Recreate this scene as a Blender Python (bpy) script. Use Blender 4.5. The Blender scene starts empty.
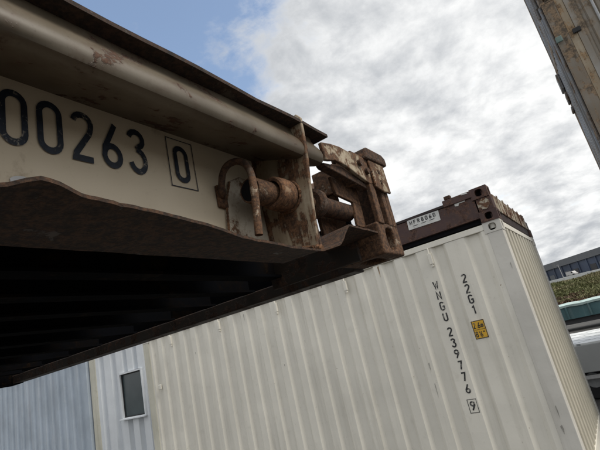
import bpy, bmesh, math, random
from mathutils import Vector, Matrix, noise

random.seed(7)
S = bpy.context.scene
COL = S.collection
EYE = 1.70            # camera height above the yard

# ------------------------------------------------------------------ camera
cam = bpy.data.objects.new('camera', bpy.data.cameras.new('camera'))
COL.objects.link(cam)
cam.data.sensor_width = 36.0
cam.data.lens = 442.6 / 600.0 * 36.0
cam.data.clip_start = 0.02
cam.data.clip_end = 6000
right = Vector((0.79097513, 0.57243236, -0.21605448))
down = Vector((-0.33439482, 0.10873037, -0.93613985))
fwd = Vector((-0.51238506, 0.81271083, 0.27742143))
cam.matrix_world = Matrix(((right.x, -down.x, -fwd.x, 0),
                           (right.y, -down.y, -fwd.y, 0),
                           (right.z, -down.z, -fwd.z, EYE),
                           (0, 0, 0, 1)))
S.camera = cam

# ------------------------------------------------------------------ light
SUN_AZ, SUN_EL = math.radians(90), math.radians(50)   # azimuth from +Y towards +X
w = bpy.data.worlds.new('World')
S.world = w
w.use_nodes = True
nt = w.node_tree
nt.nodes.clear()


def N(t, k, **kw):
    n = t.nodes.new(k)
    for a, b in kw.items():
        setattr(n, a, b)
    return n


def math_node(t, op, a, b=None, c=None, clamp=False):
    n = N(t, 'ShaderNodeMath', operation=op, use_clamp=clamp)
    for i, v in enumerate((a, b, c)):
        if v is None:
            continue
        if isinstance(v, (int, float)):
            n.inputs[i].default_value = v
        else:
            t.links.new(v, n.inputs[i])
    return n.outputs[0]


def maprange(t, v, a, b, c=0.0, d=1.0, smooth=True):
    n = N(t, 'ShaderNodeMapRange', clamp=True)
    if smooth:
        n.interpolation_type = 'SMOOTHSTEP'
    t.links.new(v, n.inputs[0])
    for i, x in enumerate((a, b, c, d)):
        n.inputs[i + 1].default_value = x
    return n.outputs[0]


def mixc(t, f, a, b):
    n = N(t, 'ShaderNodeMix', data_type='RGBA')
    if isinstance(f, (int, float)):
        n.inputs[0].default_value = f
    else:
        t.links.new(f, n.inputs[0])
    for i, v in ((6, a), (7, b)):
        if isinstance(v, (tuple, list)):
            n.inputs[i].default_value = (*v[:3], 1)
        else:
            t.links.new(v, n.inputs[i])
    return n.outputs[2]


def noise_node(t, vec, scale, detail=4, rough=0.55, dist=0.0, w_=None):
    n = N(t, 'ShaderNodeTexNoise')
    if w_ is not None:
        n.noise_dimensions = '4D'
        n.inputs['W'].default_value = w_
    n.inputs['Scale'].default_value = scale
    n.inputs['Detail'].default_value = detail
    n.inputs['Roughness'].default_value = rough
    n.inputs['Distortion'].default_value = dist
    t.links.new(vec, n.inputs['Vector'])
    return n.outputs[0]


tc = N(nt, 'ShaderNodeTexCoord')
sep = N(nt, 'ShaderNodeSeparateXYZ')
nt.links.new(tc.outputs['Generated'], sep.inputs[0])
zz = math_node(nt, 'MAXIMUM', sep.outputs[2], 0.0)
zz = math_node(nt, 'ADD', zz, 0.28)
cx = math_node(nt, 'DIVIDE', sep.outputs[0], zz)
cy = math_node(nt, 'DIVIDE', sep.outputs[1], zz)
comb = N(nt, 'ShaderNodeCombineXYZ')
nt.links.new(cx, comb.inputs[0])
nt.links.new(cy, comb.inputs[1])
sky = N(nt, 'ShaderNodeTexSky', sky_type='NISHITA')
sky.sun_disc = False
sky.sun_elevation = SUN_EL
sky.sun_rotation = SUN_AZ
sky.air_density = 1.0
sky.dust_density = 1.5
sky.ozone_density = 1.5
skyc = N(nt, 'ShaderNodeMix', data_type='RGBA', blend_type='MULTIPLY')
skyc.inputs[0].default_value = 1.0
nt.links.new(sky.outputs[0], skyc.inputs[6])
skyc.inputs[7].default_value = (1.75, 1.6, 1.42, 1)
big = noise_node(nt, comb.outputs[0], 0.9, 3, 0.5, 0.3, w_=3.1)
mid = noise_node(nt, comb.outputs[0], 3.2, 9, 0.60, 0.35, w_=1.7)
fine = noise_node(nt, comb.outputs[0], 9.0, 8, 0.62, 0.2, w_=5.2)
# the break in the cloud deck, up and to the left
dv = N(nt, 'ShaderNodeVectorMath', operation='DOT_PRODUCT')
nrm = N(nt, 'ShaderNodeVectorMath', operation='NORMALIZE')
nt.links.new(tc.outputs['Generated'], nrm.inputs[0])
nt.links.new(nrm.outputs[0], dv.inputs[0])
gap = Vector((-0.585, 0.40, 0.70)).normalized()
dv.inputs[1].default_value = gap
gapm = maprange(nt, dv.outputs['Value'], 0.85, 0.99)
cov = math_node(nt, 'MULTIPLY_ADD', mid, 0.62, math_node(nt, 'MULTIPLY', big, 0.32))
cov = math_node(nt, 'ADD', cov, math_node(nt, 'MULTIPLY', fine, 0.36))
cov = math_node(nt, 'SUBTRACT', cov, math_node(nt, 'MULTIPLY', gapm, 0.275))
covm = maprange(nt, cov, 0.43, 0.60)
# thickness of cloud makes the grey
thick = noise_node(nt, comb.outputs[0], 2.4, 7, 0.56, 0.5, w_=8.4)
thick2 = math_node(nt, 'MULTIPLY_ADD', fine, 0.34, math_node(nt, 'MULTIPLY_ADD', mid, 0.34, math_node(nt, 'MULTIPLY', thick, 0.56)))
tm = maprange(nt, thick2, 0.45, 0.77)
sd = Vector((math.sin(SUN_AZ) * math.cos(SUN_EL), math.cos(SUN_AZ) * math.cos(SUN_EL), math.sin(SUN_EL)))
ds = N(nt, 'ShaderNodeVectorMath', operation='DOT_PRODUCT')
nt.links.new(nrm.outputs[0], ds.inputs[0])
ds.inputs[1].default_value = sd
glow = maprange(nt, ds.outputs['Value'], 0.3, 1.0, 1.0, 1.12)
cl = mixc(nt, tm, (7.2, 7.2, 7.1), (3.2, 3.35, 3.55))
clg = N(nt, 'ShaderNodeVectorMath', operation='SCALE')
nt.links.new(cl, clg.inputs[0])
nt.links.new(glow, clg.inputs['Scale'])
skymix = mixc(nt, covm, skyc.outputs[2], clg.outputs[0])
bg = N(nt, 'ShaderNodeBackground')
bg.inputs['Strength'].default_value = 0.10
nt.links.new(skymix, bg.inputs[0])
wo = N(nt, 'ShaderNodeOutputWorld')
nt.links.new(bg.outputs[0], wo.inputs[0])

sun = bpy.data.objects.new('sun', bpy.data.lights.new('sun', 'SUN'))
COL.objects.link(sun)
sun.data.energy = 1.6
sun.data.angle = math.radians(22)
sun.data.color = (1.0, 0.94, 0.84)
sun.rotation_euler = sd.to_track_quat('Z', 'Y').to_euler()

S.view_settings.view_transform = 'Standard'
S.view_settings.look = 'None'
S.view_settings.exposure = 0.70
S.view_settings.gamma = 1.0
S.render.engine = 'CYCLES'


# ------------------------------------------------------------------ materials
def base_mat(name):
    m = bpy.data.materials.new(name)
    m.use_nodes = True
    t = m.node_tree
    t.nodes.clear()
    b = N(t, 'ShaderNodeBsdfPrincipled')
    o = N(t, 'ShaderNodeOutputMaterial')
    t.links.new(b.outputs[0], o.inputs[0])
    g = N(t, 'ShaderNodeNewGeometry')
    return m, t, b, g


def bump(t, b, h, strength, dist):
    n = N(t, 'ShaderNodeBump')
    n.inputs['Strength'].default_value = strength
    n.inputs['Distance'].default_value = dist
    t.links.new(h, n.inputs['Height'])
    t.links.new(n.outputs[0], b.inputs['Normal'])


def rusty(name, paint, rust_amt, scale=9.0, streak=False, edge=0.4, rough=0.6, dirt=0.5,
          rust_a=(0.055, 0.028, 0.015), rust_b=(0.15, 0.075, 0.036), bmp=0.35, edge_r=0.006):
    """painted steel with rust: patches, pits, worn edges, runs of rust."""
    m, t, b, g = base_mat(name)
    P = g.outputs['Position']
    n1 = noise_node(t, P, scale, 8, 0.62, 0.4)
    n2 = noise_node(t, P, scale * 5, 6, 0.65)
    n3 = noise_node(t, P, scale * 0.45, 3, 0.5)
    n4 = noise_node(t, P, scale * 14, 3, 0.6)
    f = math_node(t, 'MULTIPLY_ADD', n2, 0.28, math_node(t, 'MULTIPLY', n1, 0.72))
    if streak:
        mp = N(t, 'ShaderNodeMapping')
        mp.inputs['Scale'].default_value = (1, 1, 0.10)
        t.links.new(P, mp.inputs[0])
        n5 = noise_node(t, mp.outputs[0], scale * 3, 5, 0.6)
        f = math_node(t, 'MULTIPLY_ADD', n5, 0.45, math_node(t, 'MULTIPLY', f, 0.60))
    if edge > 0:
        bv = N(t, 'ShaderNodeBevel', samples=3)
        bv.inputs['Radius'].default_value = edge_r
        d = N(t, 'ShaderNodeVectorMath', operation='DOT_PRODUCT')
        t.links.new(bv.outputs[0], d.inputs[0])
        t.links.new(g.outputs['Normal'], d.inputs[1])
        e = maprange(t, d.outputs['Value'], 0.995, 0.85)
        f = math_node(t, 'MULTIPLY_ADD', e, edge * 0.4, f)
    th = 0.5 + (0.5 - rust_amt) * 0.42
    rm = maprange(t, f, th - 0.018, th + 0.028)
    halo = maprange(t, f, th - 0.11, th + 0.01)
    rc = mixc(t, maprange(t, n2, 0.38, 0.62), rust_a, rust_b)
    rc = mixc(t, maprange(t, n4, 0.42, 0.70, 0, 0.6), rc, tuple(c * 0.35 for c in rust_a))
    dirty = tuple(c * k for c, k in zip(paint, (0.55, 0.50, 0.42)))
    pc = mixc(t, maprange(t, n3, 0.35, 0.68, 0, dirt), paint, dirty)
    pc = mixc(t, maprange(t, n4, 0.60, 0.75, 0, dirt * 0.7), pc, dirty)
    stain = mixc(t, 0.45, dirty, rust_b)
    pc = mixc(t, math_node(t, 'MULTIPLY', halo, 0.55), pc, stain)
    c = mixc(t, rm, pc, rc)
    t.links.new(c, b.inputs['Base Color'])
    t.links.new(maprange(t, rm, 0, 1, rough, 0.9), b.inputs['Roughness'])
    h = math_node(t, 'MULTIPLY_ADD', rm, 0.35, math_node(t, 'MULTIPLY', n2, math_node(t, 'MULTIPLY_ADD', rm, 0.9, 0.12)))
    bump(t, b, h, bmp, 0.004)
    return m


def painted(name, col, var=0.12, scale=1.5, rough=0.5, streak=0.25, dirt=(0.35, 0.31, 0.24), spots=0.0, spotcol=(0.13, 0.05, 0.025), metallic=0.0):
    m, t, b, g = base_mat(name)
    P = g.outputs['Position']
    n1 = noise_node(t, P, scale, 5, 0.55)
    mp = N(t, 'ShaderNodeMapping')
    mp.inputs['Scale'].default_value = (1, 1, 0.06)
    t.links.new(P, mp.inputs[0])
    n2 = noise_node(t, mp.outputs[0], scale * 9, 5, 0.6)
    n3 = noise_node(t, P, scale * 22, 5, 0.62)
    n4 = noise_node(t, P, scale * 6, 6, 0.65)
    c = mixc(t, maprange(t, n1, 0.35, 0.65, 0, 1), tuple(x * (1 - var) for x in col), tuple(min(1, x * (1 + var * 0.6)) for x in col))
    c = mixc(t, maprange(t, n2, 0.50, 0.78, 0, streak), c, dirt)
    c = mixc(t, maprange(t, n3, 0.62, 0.80, 0, streak * 1.2), c, dirt)
    c = mixc(t, maprange(t, n4, 0.55, 0.80, 0, streak * 0.8), c, dirt)
    if spots > 0:
        n5 = noise_node(t, P, scale * 13, 4, 0.7, 0.6, w_=2.0)
        c = mixc(t, maprange(t, n5, 0.78 - spots * 0.2, 0.80 - spots * 0.2), c, spotcol)
    t.links.new(c, b.inputs['Base Color'])
    t.links.new(maprange(t, n4, 0.3, 0.7, rough - 0.08, rough + 0.12), b.inputs['Roughness'])
    b.inputs['Metallic'].default_value = metallic
    n6 = noise_node(t, P, scale * 2.2, 2, 0.4)
    bump(t, b, math_node(t, 'MULTIPLY_ADD', n3, 0.10, n6), 0.35, 0.03)
    return m


def plain(name, col, rough=0.6, spec=0.5, var=0.1, scale=20):
    m, t, b, g = base_mat(name)
    n = noise_node(t, g.outputs['Position'], scale, 4, 0.6)
    c = mixc(t, maprange(t, n, 0.3, 0.7), tuple(x * (1 - var) for x in col), tuple(min(1, x * (1 + var)) for x in col))
    t.links.new(c, b.inputs['Base Color'])
    b.inputs['Roughness'].default_value = rough
    b.inputs['Specular IOR Level'].default_value = spec
    return m


M = {}
M['beam'] = rusty('beige_painted_steel', (0.50, 0.44, 0.34), 0.20, 8, edge=0.25, dirt=0.45, rough=0.45)
M['web'] = rusty('beige_painted_web', (0.62, 0.535, 0.40), 0.07, 9, edge=0.0, dirt=0.30, rough=0.5, bmp=0.2)
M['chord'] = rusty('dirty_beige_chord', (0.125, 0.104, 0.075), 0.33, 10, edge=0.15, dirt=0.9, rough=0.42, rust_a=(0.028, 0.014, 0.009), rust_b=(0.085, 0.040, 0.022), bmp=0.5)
M['chordedge'] = rusty('rusty_chord_lip', (0.10, 0.08, 0.06), 0.72, 12, edge=0.5, dirt=0.8, rust_a=(0.018, 0.011, 0.008), rust_b=(0.055, 0.028, 0.017))
M['flange'] = rusty('rust_brown_flange', (0.09, 0.065, 0.045), 0.78, 14, edge=0.9, dirt=0.8, bmp=0.9, rust_a=(0.026, 0.014, 0.008), rust_b=(0.085, 0.041, 0.020), edge_r=0.004)
M['rust'] = rusty('heavy_rust', (0.27, 0.21, 0.15), 0.80, 15, edge=0.6, dirt=0.8, rust_a=(0.050, 0.025, 0.013), rust_b=(0.145, 0.073, 0.036), bmp=0.6)
M['rust_dark'] = rusty('dark_rust', (0.12, 0.09, 0.07), 0.70, 15, edge=0.5, dirt=0.8, rust_a=(0.032, 0.017, 0.010), rust_b=(0.10, 0.050, 0.026), bmp=0.5)
M['collar'] = rusty('orange_rust_collar', (0.30, 0.20, 0.12), 0.75, 18, edge=0.5, rust_a=(0.070, 0.034, 0.017), rust_b=(0.20, 0.098, 0.046), bmp=0.5)
M['gusset'] = rusty('stained_beige_gusset', (0.40, 0.34, 0.25), 0.46, 13, streak=True, edge=0.9, dirt=0.8, rough=0.5, rust_a=(0.055, 0.028, 0.015), rust_b=(0.17, 0.085, 0.042))
M['patch'] = rusty('flaked_beige_paint', (0.40, 0.34, 0.25), 0.60, 17, edge=0.8, dirt=0.5)
M['speck'] = rusty('speckled_pale_plate', (0.46, 0.415, 0.335), 0.30, 26, edge=0.3, dirt=0.3)
M['rodpaint'] = rusty('flaking_handle', (0.40, 0.33, 0.25), 0.72, 26, edge=0.0, dirt=0.6)
M['under'] = rusty('underframe_shade_black', (0.004, 0.0045, 0.006), 0.30, 6, rough=0.97, edge=0.0, dirt=0.6, rust_a=(0.006, 0.005, 0.004), rust_b=(0.014, 0.009, 0.006))  # near-black colour carries the deep shade beneath the rack
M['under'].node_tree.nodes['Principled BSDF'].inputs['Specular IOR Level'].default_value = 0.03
M['edge_dark'] = rusty('blackened_rail', (0.03, 0.024, 0.02), 0.45, 14, edge=0.8, dirt=0.6, rust_a=(0.02, 0.012, 0.009), rust_b=(0.07, 0.035, 0.02))
M['ink'] = plain('navy_black_marking', (0.012, 0.018, 0.030), 0.45, var=0.3, scale=120)
M['ink2'] = plain('black_marking', (0.018, 0.018, 0.020), 0.5, var=0.3)
M['black'] = plain('black_void', (0.01, 0.01, 0.012), 0.9, 0.1)
M['white_cont'] = painted('off_white_container_paint', (0.74, 0.71, 0.63), 0.06, 1.2, 0.5, 0.30, dirt=(0.34, 0.31, 0.24), spots=0.42, spotcol=(0.30, 0.24, 0.17))
M['white_post'] = painted('greyish_white_post_paint', (0.60, 0.58, 0.53), 0.06, 1.5, 0.5, 0.25, dirt=(0.30, 0.27, 0.22), spots=0.3)
M['white_end'] = painted('end_wall_paint_dimmed', (0.50, 0.47, 0.39), 0.05, 1.5, 0.5, 0.12, dirt=(0.34, 0.28, 0.18), spots=0.15)  # container's off-white, darkened in colour to offset strong sun on this wall
M['office'] = painted('clean_white_paint', (0.70, 0.73, 0.76), 0.05, 1.5, 0.45, 0.15, dirt=(0.4, 0.4, 0.38))
M['cream'] = painted('yellowed_cream_paint', (0.58, 0.56, 0.47), 0.1, 1.5, 0.5, 0.5, dirt=(0.32, 0.30, 0.2))
M['blue'] = painted('faded_blue_grey_paint', (0.38, 0.44, 0.51), 0.14, 1.1, 0.55, 0.6, dirt=(0.50, 0.52, 0.55), spots=0.1)
M['maroon'] = rusty('maroon_oxide_paint', (0.060, 0.028, 0.026), 0.44, 7, edge=0.4, dirt=0.6, rust_a=(0.045, 0.022, 0.018), rust_b=(0.13, 0.07, 0.05), edge_r=0.01)
M['maroon_dark'] = plain('dark_maroon_paint', (0.03, 0.018, 0.018), 0.7, var=0.3, scale=8)
M['peel'] = rusty('peeling_white_paint', (0.50, 0.46, 0.38), 0.50, 8, edge=0.5, dirt=0.6, rust_a=(0.09, 0.04, 0.03), edge_r=0.01)
M['sticker'] = painted('dirty_white_sticker', (0.62, 0.62, 0.60), 0.1, 6, 0.5, 0.4)
M['stain'] = plain('rust_stain', (0.30, 0.22, 0.14), 0.8, var=0.3)
M['scuffgrey'] = plain('grey_scuff', (0.36, 0.345, 0.31), 0.8, var=0.3)
M['yellow'] = plain('yellow_sticker', (0.62, 0.36, 0.03), 0.5, var=0.12)
M['grey_post'] = rusty('weathered_blue_grey_steel', (0.20, 0.225, 0.26), 0.30, 3.0, streak=True, edge=0.3, dirt=0.8, rust_a=(0.07, 0.05, 0.035), rust_b=(0.20, 0.14, 0.09), edge_r=0.01)
M['grey_rust'] = rusty('mottled_grey_brown_steel', (0.23, 0.21, 0.18), 0.50, 3.2, streak=True, edge=0.4, dirt=0.8, rust_a=(0.10, 0.08, 0.06), rust_b=(0.27, 0.19, 0.12), edge_r=0.01)
M['door_grey'] = rusty('weathered_pale_door', (0.33, 0.32, 0.30), 0.30, 2.5, streak=True, edge=0.3, dirt=0.8, rust_a=(0.14, 0.11, 0.08), rust_b=(0.30, 0.23, 0.16), edge_r=0.01)
M['tan'] = rusty('tan_streaked_steel', (0.36, 0.31, 0.23), 0.36, 3.5, streak=True, edge=0.3, dirt=0.6, rust_a=(0.15, 0.10, 0.06), rust_b=(0.34, 0.23, 0.13), edge_r=0.01)
M['seafoam'] = plain('sea_green_paint', (0.12, 0.18, 0.165), 0.6)
M['rubber'] = plain('black_rubber', (0.02, 0.02, 0.022), 0.8)
M['teal'] = painted('teal_paint', (0.045, 0.11, 0.12), 0.2, 0.8, 0.5, 0.4, dirt=(0.2, 0.23, 0.22))
M['teal_light'] = painted('pale_teal_tarpaulin', (0.42, 0.54, 0.52), 0.15, 2, 0.6, 0.3)
M['grey_side'] = painted('pale_grey_side_panel', (0.40, 0.41, 0.41), 0.08, 1, 0.5, 0.3)
M['dark_steel'] = plain('dark_grey_steel', (0.05, 0.05, 0.055), 0.6)
M['fascia'] = painted('grey_cladding', (0.12, 0.13, 0.145), 0.15, 0.05, 0.6, 0.2)
M['navy_clad'] = painted('dark_blue_cladding', (0.055, 0.075, 0.12), 0.25, 0.08, 0.6, 0.2, dirt=(0.12, 0.12, 0.13))
M['concrete'] = painted('pale_concrete', (0.50, 0.52, 0.53), 0.1, 0.4, 0.8, 0.3)
M['vanwhite'] = plain('white_van_paint', (0.5, 0.5, 0.5), 0.4)
M['vanred'] = plain('red_paint', (0.16, 0.05, 0.04), 0.4)
M['timber'] = painted('weathered_timber', (0.20, 0.14, 0.09), 0.3, 3, 0.8, 0.4, dirt=(0.1, 0.08, 0.06))
M['galv'] = plain('galvanised_steel', (0.35, 0.36, 0.37), 0.45)


def worn_ink(m, base, scale, th):
    t = m.node_tree
    b = t.nodes['Principled BSDF']
    old = b.inputs['Base Color'].links[0].from_socket
    g = N(t, 'ShaderNodeNewGeometry')
    n = noise_node(t, g.outputs['Position'], scale, 6, 0.7, 0.5)
    n2 = noise_node(t, g.outputs['Position'], scale * 0.2, 3, 0.5)
    f = math_node(t, 'MULTIPLY_ADD', n2, 0.4, math_node(t, 'MULTIPLY', n, 0.6))
    t.links.new(mixc(t, maprange(t, f, th, th + 0.06, 0, 0.8), old, base), b.inputs['Base Color'])


worn_ink(M['ink'], (0.30, 0.27, 0.22), 90, 0.56)
worn_ink(M['ink2'], (0.42, 0.41, 0.37), 70, 0.545)


def asphalt():
    m, t, b, g = base_mat('yard_asphalt')
    P = g.outputs['Position']
    n1 = noise_node(t, P, 0.35, 5, 0.6)
    n2 = noise_node(t, P, 60, 3, 0.6)
    c = mixc(t, maprange(t, n1, 0.35, 0.65), (0.045, 0.044, 0.042), (0.085, 0.08, 0.072))
    c = mixc(t, maprange(t, n2, 0.4, 0.7, 0, 0.5), c, (0.11, 0.105, 0.10))
    t.links.new(c, b.inputs['Base Color'])
    b.inputs['Roughness'].default_value = 0.9
    bump(t, b, n2, 0.4, 0.01)
    return m


def earth():
    m, t, b, g = base_mat('reddish_earth')
    P = g.outputs['Position']
    n1 = noise_node(t, P, 0.12, 6, 0.6)
    n2 = noise_node(t, P, 1.3, 6, 0.65)
    c = mixc(t, maprange(t, n1, 0.35, 0.65), (0.10, 0.065, 0.045), (0.075, 0.085, 0.035))
    c = mixc(t, maprange(t, n2, 0.4, 0.7, 0, 0.7), c, (0.16, 0.11, 0.075))
    t.links.new(c, b.inputs['Base Color'])
    b.inputs['Roughness'].default_value = 0.95
    return m


def leafy(name, a, b_, c_):
    m, t, b, g = base_mat(name)
    P = g.outputs['Position']
    n1 = noise_node(t, P, 0.22, 4, 0.6)
    n2 = noise_node(t, P, 2.5, 3, 0.6)
    c = mixc(t, maprange(t, n1, 0.4, 0.6), a, b_)
    c = mixc(t, maprange(t, n2, 0.45, 0.7, 0, 0.8), c, c_)
    t.links.new(c, b.inputs['Base Color'])
    b.inputs['Roughness'].default_value = 0.8
    return m


def tread():
    m, t, b, g = base_mat('white_tread_plate')
    P = g.outputs['Position']
    mp = N(t, 'ShaderNodeMapping')
    mp.inputs['Rotation'].default_value = (0, 0, math.radians(45))
    mp.inputs['Scale'].default_value = (2.4, 2.4, 2.4)
    t.links.new(P, mp.inputs[0])
    s = N(t, 'ShaderNodeSeparateXYZ')
    t.links.new(mp.outputs[0], s.inputs[0])
    fx = math_node(t, 'ABSOLUTE', math_node(t, 'SUBTRACT', math_node(t, 'FRACT', s.outputs[0]), 0.5))
    fy = math_node(t, 'ABSOLUTE', math_node(t, 'SUBTRACT', math_node(t, 'FRACT', s.outputs[1]), 0.5))
    mn = math_node(t, 'MINIMUM', fx, fy)
    ln = maprange(t, mn, 0.03, 0.07, 1, 0)
    n1 = noise_node(t, P, 2, 5, 0.6)
    c = mixc(t, maprange(t, n1, 0.35, 0.7), (0.84, 0.85, 0.85), (0.68, 0.70, 0.70))
    c = mixc(t, math_node(t, 'MULTIPLY', ln, 0.85), c, (0.22, 0.24, 0.25))
    t.links.new(c, b.inputs['Base Color'])
    b.inputs['Roughness'].default_value = 0.85
    b.inputs['Specular IOR Level'].default_value = 0.02
    return m


def glass():
    m, t, b, g = base_mat('dark_window_glass')
    n1 = noise_node(t, g.outputs['Position'], 1.5, 3, 0.5)
    c = mixc(t, maprange(t, n1, 0.3, 0.7), (0.035, 0.05, 0.055), (0.06, 0.08, 0.085))
    t.links.new(c, b.inputs['Base Color'])
    b.inputs['Roughness'].default_value = 0.22
    return m


M['asphalt'] = asphalt()
M['earth'] = earth()
M['scrub'] = leafy('green_scrub', (0.13, 0.135, 0.05), (0.18, 0.16, 0.08), (0.08, 0.085, 0.04))
M['weeds'] = leafy('red_brown_weeds', (0.12, 0.065, 0.042), (0.085, 0.05, 0.035), (0.13, 0.11, 0.05))
M['tread'] = tread()
M['glass'] = glass()


# ------------------------------------------------------------------ mesh helpers
class MB:
    def __init__(s):
        s.v = []
        s.f = []
        s.dark = set()

    def quad(s, *p):
        n = len(s.v)
        s.v += [Vector(q) for q in p]
        s.f.append(list(range(n, n + len(p))))

    def box(s, x0, x1, y0, y1, z0, z1):
        n = len(s.v)
        s.v += [Vector((x, y, z)) for x in (x0, x1) for y in (y0, y1) for z in (z0, z1)]
        for f in ((0, 1, 3, 2), (4, 6, 7, 5), (0, 4, 5, 1), (2, 3, 7, 6), (0, 2, 6, 4), (1, 5, 7, 3)):
            s.f.append([n + i for i in f])
        return s

    def prism(s, poly, origin, u, v, n_, thick):
        """polygon in (u,v) extruded by thick along n_"""
        origin, u, v, n_ = Vector(origin), Vector(u), Vector(v), Vector(n_)
        k = len(s.v)
        c = len(poly)
        for t in (0, thick):
            for a, b in poly:
                s.v.append(origin + u * a + v * b + n_ * t)
        s.f.append([k + i for i in range(c)][::-1])
        s.f.append([k + c + i for i in range(c)])
        for i in range(c):
            j = (i + 1) % c
            s.f.append([k + i, k + j, k + c + j, k + c + i])
        return s

    def tube(s, pts, rad, seg=14, cap=True):
        pts = [Vector(p) for p in pts]
        rr = rad if isinstance(rad, (list, tuple)) else [rad] * len(pts)
        k = len(s.v)
        t0 = (pts[1] - pts[0]).normalized()
        a = t0.orthogonal().normalized()
        for i, p in enumerate(pts):
            if i == 0:
                t = pts[1] - pts[0]
            elif i == len(pts) - 1:
                t = pts[-1] - pts[-2]
            else:
                t = (pts[i + 1] - pts[i]).normalized() + (pts[i] - pts[i - 1]).normalized()
            t.normalize()
            a = (a - t * a.dot(t)).normalized()
            b = t.cross(a)
            for j in range(seg):
                an = 2 * math.pi * j / seg
                s.v.append(p + (a * math.cos(an) + b * math.sin(an)) * rr[i])
        for i in range(len(pts) - 1):
            for j in range(seg):
                j2 = (j + 1) % seg
                s.f.append([k + i * seg + j, k + i * seg + j2, k + (i + 1) * seg + j2, k + (i + 1) * seg + j])
        if cap:
            s.f.append([k + j for j in range(seg)][::-1])
            s.f.append([k + (len(pts) - 1) * seg + j for j in range(seg)])
        return s

    def lathe_y(s, prof, cx_, cz_, seg=24, closed=True):
        """profile list of (y, r) turned round an axis along Y"""
        k = len(s.v)
        n = len(prof)
        for y, r in prof:
            for j in range(seg):
                an = 2 * math.pi * j / seg
                s.v.append(Vector((cx_ + r * math.cos(an), y, cz_ + r * math.sin(an))))
        for i in range(n if closed else n - 1):
            i2 = (i + 1) % n
            for j in range(seg):
                j2 = (j + 1) % seg
                s.f.append([k + i * seg + j, k + i * seg + j2, k + i2 * seg + j2, k + i2 * seg + j])
        return s

    def holed_face(s, c, u, v, w_, h_, hw, hh, depth, seg=16):
        """rectangle centre c, axes u,v (unit), with oval hole and a recessed pocket; normal = u x v outward"""
        c, u, v = Vector(c), Vector(u), Vector(v)
        n = u.cross(v)
        k = len(s.v)
        cor = [(w_ / 2, h_ / 2), (-w_ / 2, h_ / 2), (-w_ / 2, -h_ / 2), (w_ / 2, -h_ / 2)]
        for a, b in cor:
            s.v.append(c + u * a + v * b)
        ov = []
        for j in range(seg):
            an = 2 * math.pi * j / seg
            ca, sa = math.cos(an), math.sin(an)
            # stadium-ish superellipse
            e = 0.7
            ov.append((hw * math.copysign(abs(ca) ** e, ca), hh * math.copysign(abs(sa) ** e, sa)))
        for a, b in ov:
            s.v.append(c + u * a + v * b)
        for a, b in ov:
            s.v.append(c + u * a + v * b - n * depth)
        q = seg // 4
        for ci in range(4):
            for j in range(q):
                a0 = k + 4 + (ci * q + j) % seg
                a1 = k + 4 + (ci * q + j + 1) % seg
                s.f.append([a0, k + ci, a1])
            # quad between corners
            s.f.append([k + 4 + ((ci + 1) * q) % seg, k + ci, k + (ci + 1) % 4])
        for j in range(seg):
            j2 = (j + 1) % seg
            s.f.append([k + 4 + j, k + 4 + j2, k + 4 + seg + j2, k + 4 + seg + j])
        s.dark.add(len(s.f))  # pocket floor painted black for the shade inside the hole
        s.f.append([k + 4 + seg + j for j in range(seg)])
        return s

    def casting(s, x0, x1, y0, y1, z0, z1, faces='xyz'):
        """corner casting: box whose faces carry oval apertures"""
        cx_, cy_, cz_ = (x0 + x1) / 2, (y0 + y1) / 2, (z0 + z1) / 2
        W, D, H = x1 - x0, y1 - y0, z1 - z0
        dd = 0.075

        def face(c, u, v, w_, h_, hw, hh, on):
            if on:
                s.holed_face(c, u, v, w_, h_, hw, hh, dd)
            else:
                c, u, v = Vector(c), Vector(u), Vector(v)
                s.quad(c - u * w_ / 2 - v * h_ / 2, c + u * w_ / 2 - v * h_ / 2, c + u * w_ / 2 + v * h_ / 2, c - u * w_ / 2 + v * h_ / 2)
        face((x1, cy_, cz_), (0, 1, 0), (0, 0, 1), D, H, D * 0.20, H * 0.36, 'X' in faces)
        face((x0, cy_, cz_), (0, -1, 0), (0, 0, 1), D, H, D * 0.24, H * 0.33, 'x' in faces)
        face((cx_, y1, cz_), (-1, 0, 0), (0, 0, 1), W, H, W * 0.22, H * 0.32, 'Y' in faces)
        face((cx_, y0, cz_), (1, 0, 0), (0, 0, 1), W, H, W * 0.22, H * 0.32, 'y' in faces)
        face((cx_, cy_, z1), (1, 0, 0), (0, 1, 0), W, D, W * 0.2, D * 0.33, 'Z' in faces)
        face((cx_, cy_, z0), (-1, 0, 0), (0, 1, 0), W, D, W * 0.2, D * 0.33, 'z' in faces)
        return s

    def build(s, name, mat, parent=None, origin=None, bevel=0.0, smooth=False, seg=2, shift=None):
        """vertices are in world coordinates; the object's origin is the parent's (or given) base"""
        bm = bmesh.new()
        vs = [bm.verts.new(p + (shift or Vector((0, 0, 0)))) for p in s.v]
        for fi, f in enumerate(s.f):
            try:
                nf = bm.faces.new([vs[i] for i in f])
                if fi in s.dark:
                    nf.material_index = 1
            except ValueError:
                pass
        if bevel or smooth:
            bmesh.ops.remove_doubles(bm, verts=bm.verts, dist=1e-5)
        bmesh.ops.recalc_face_normals(bm, faces=bm.faces)
        if parent is not None:
            o0 = world_loc(parent)
        else:
            o0 = Vector(origin) if origin is not None else Vector((0, 0, 0))
        bmesh.ops.translate(bm, vec=-o0, verts=bm.verts)
        me = bpy.data.meshes.new(name)
        bm.to_mesh(me)
        bm.free()
        if smooth:
            for p in me.polygons:
                p.use_smooth = True
            try:
                me.set_sharp_from_angle(angle=math.radians(38))
            except Exception:
                pass
        me.materials.append(mat)
        if s.dark:
            me.materials.append(M['black'])
        o = bpy.data.objects.new(name, me)
        COL.objects.link(o)
        if parent is not None:
            o.parent = parent
        else:
            o.location = o0
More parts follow.
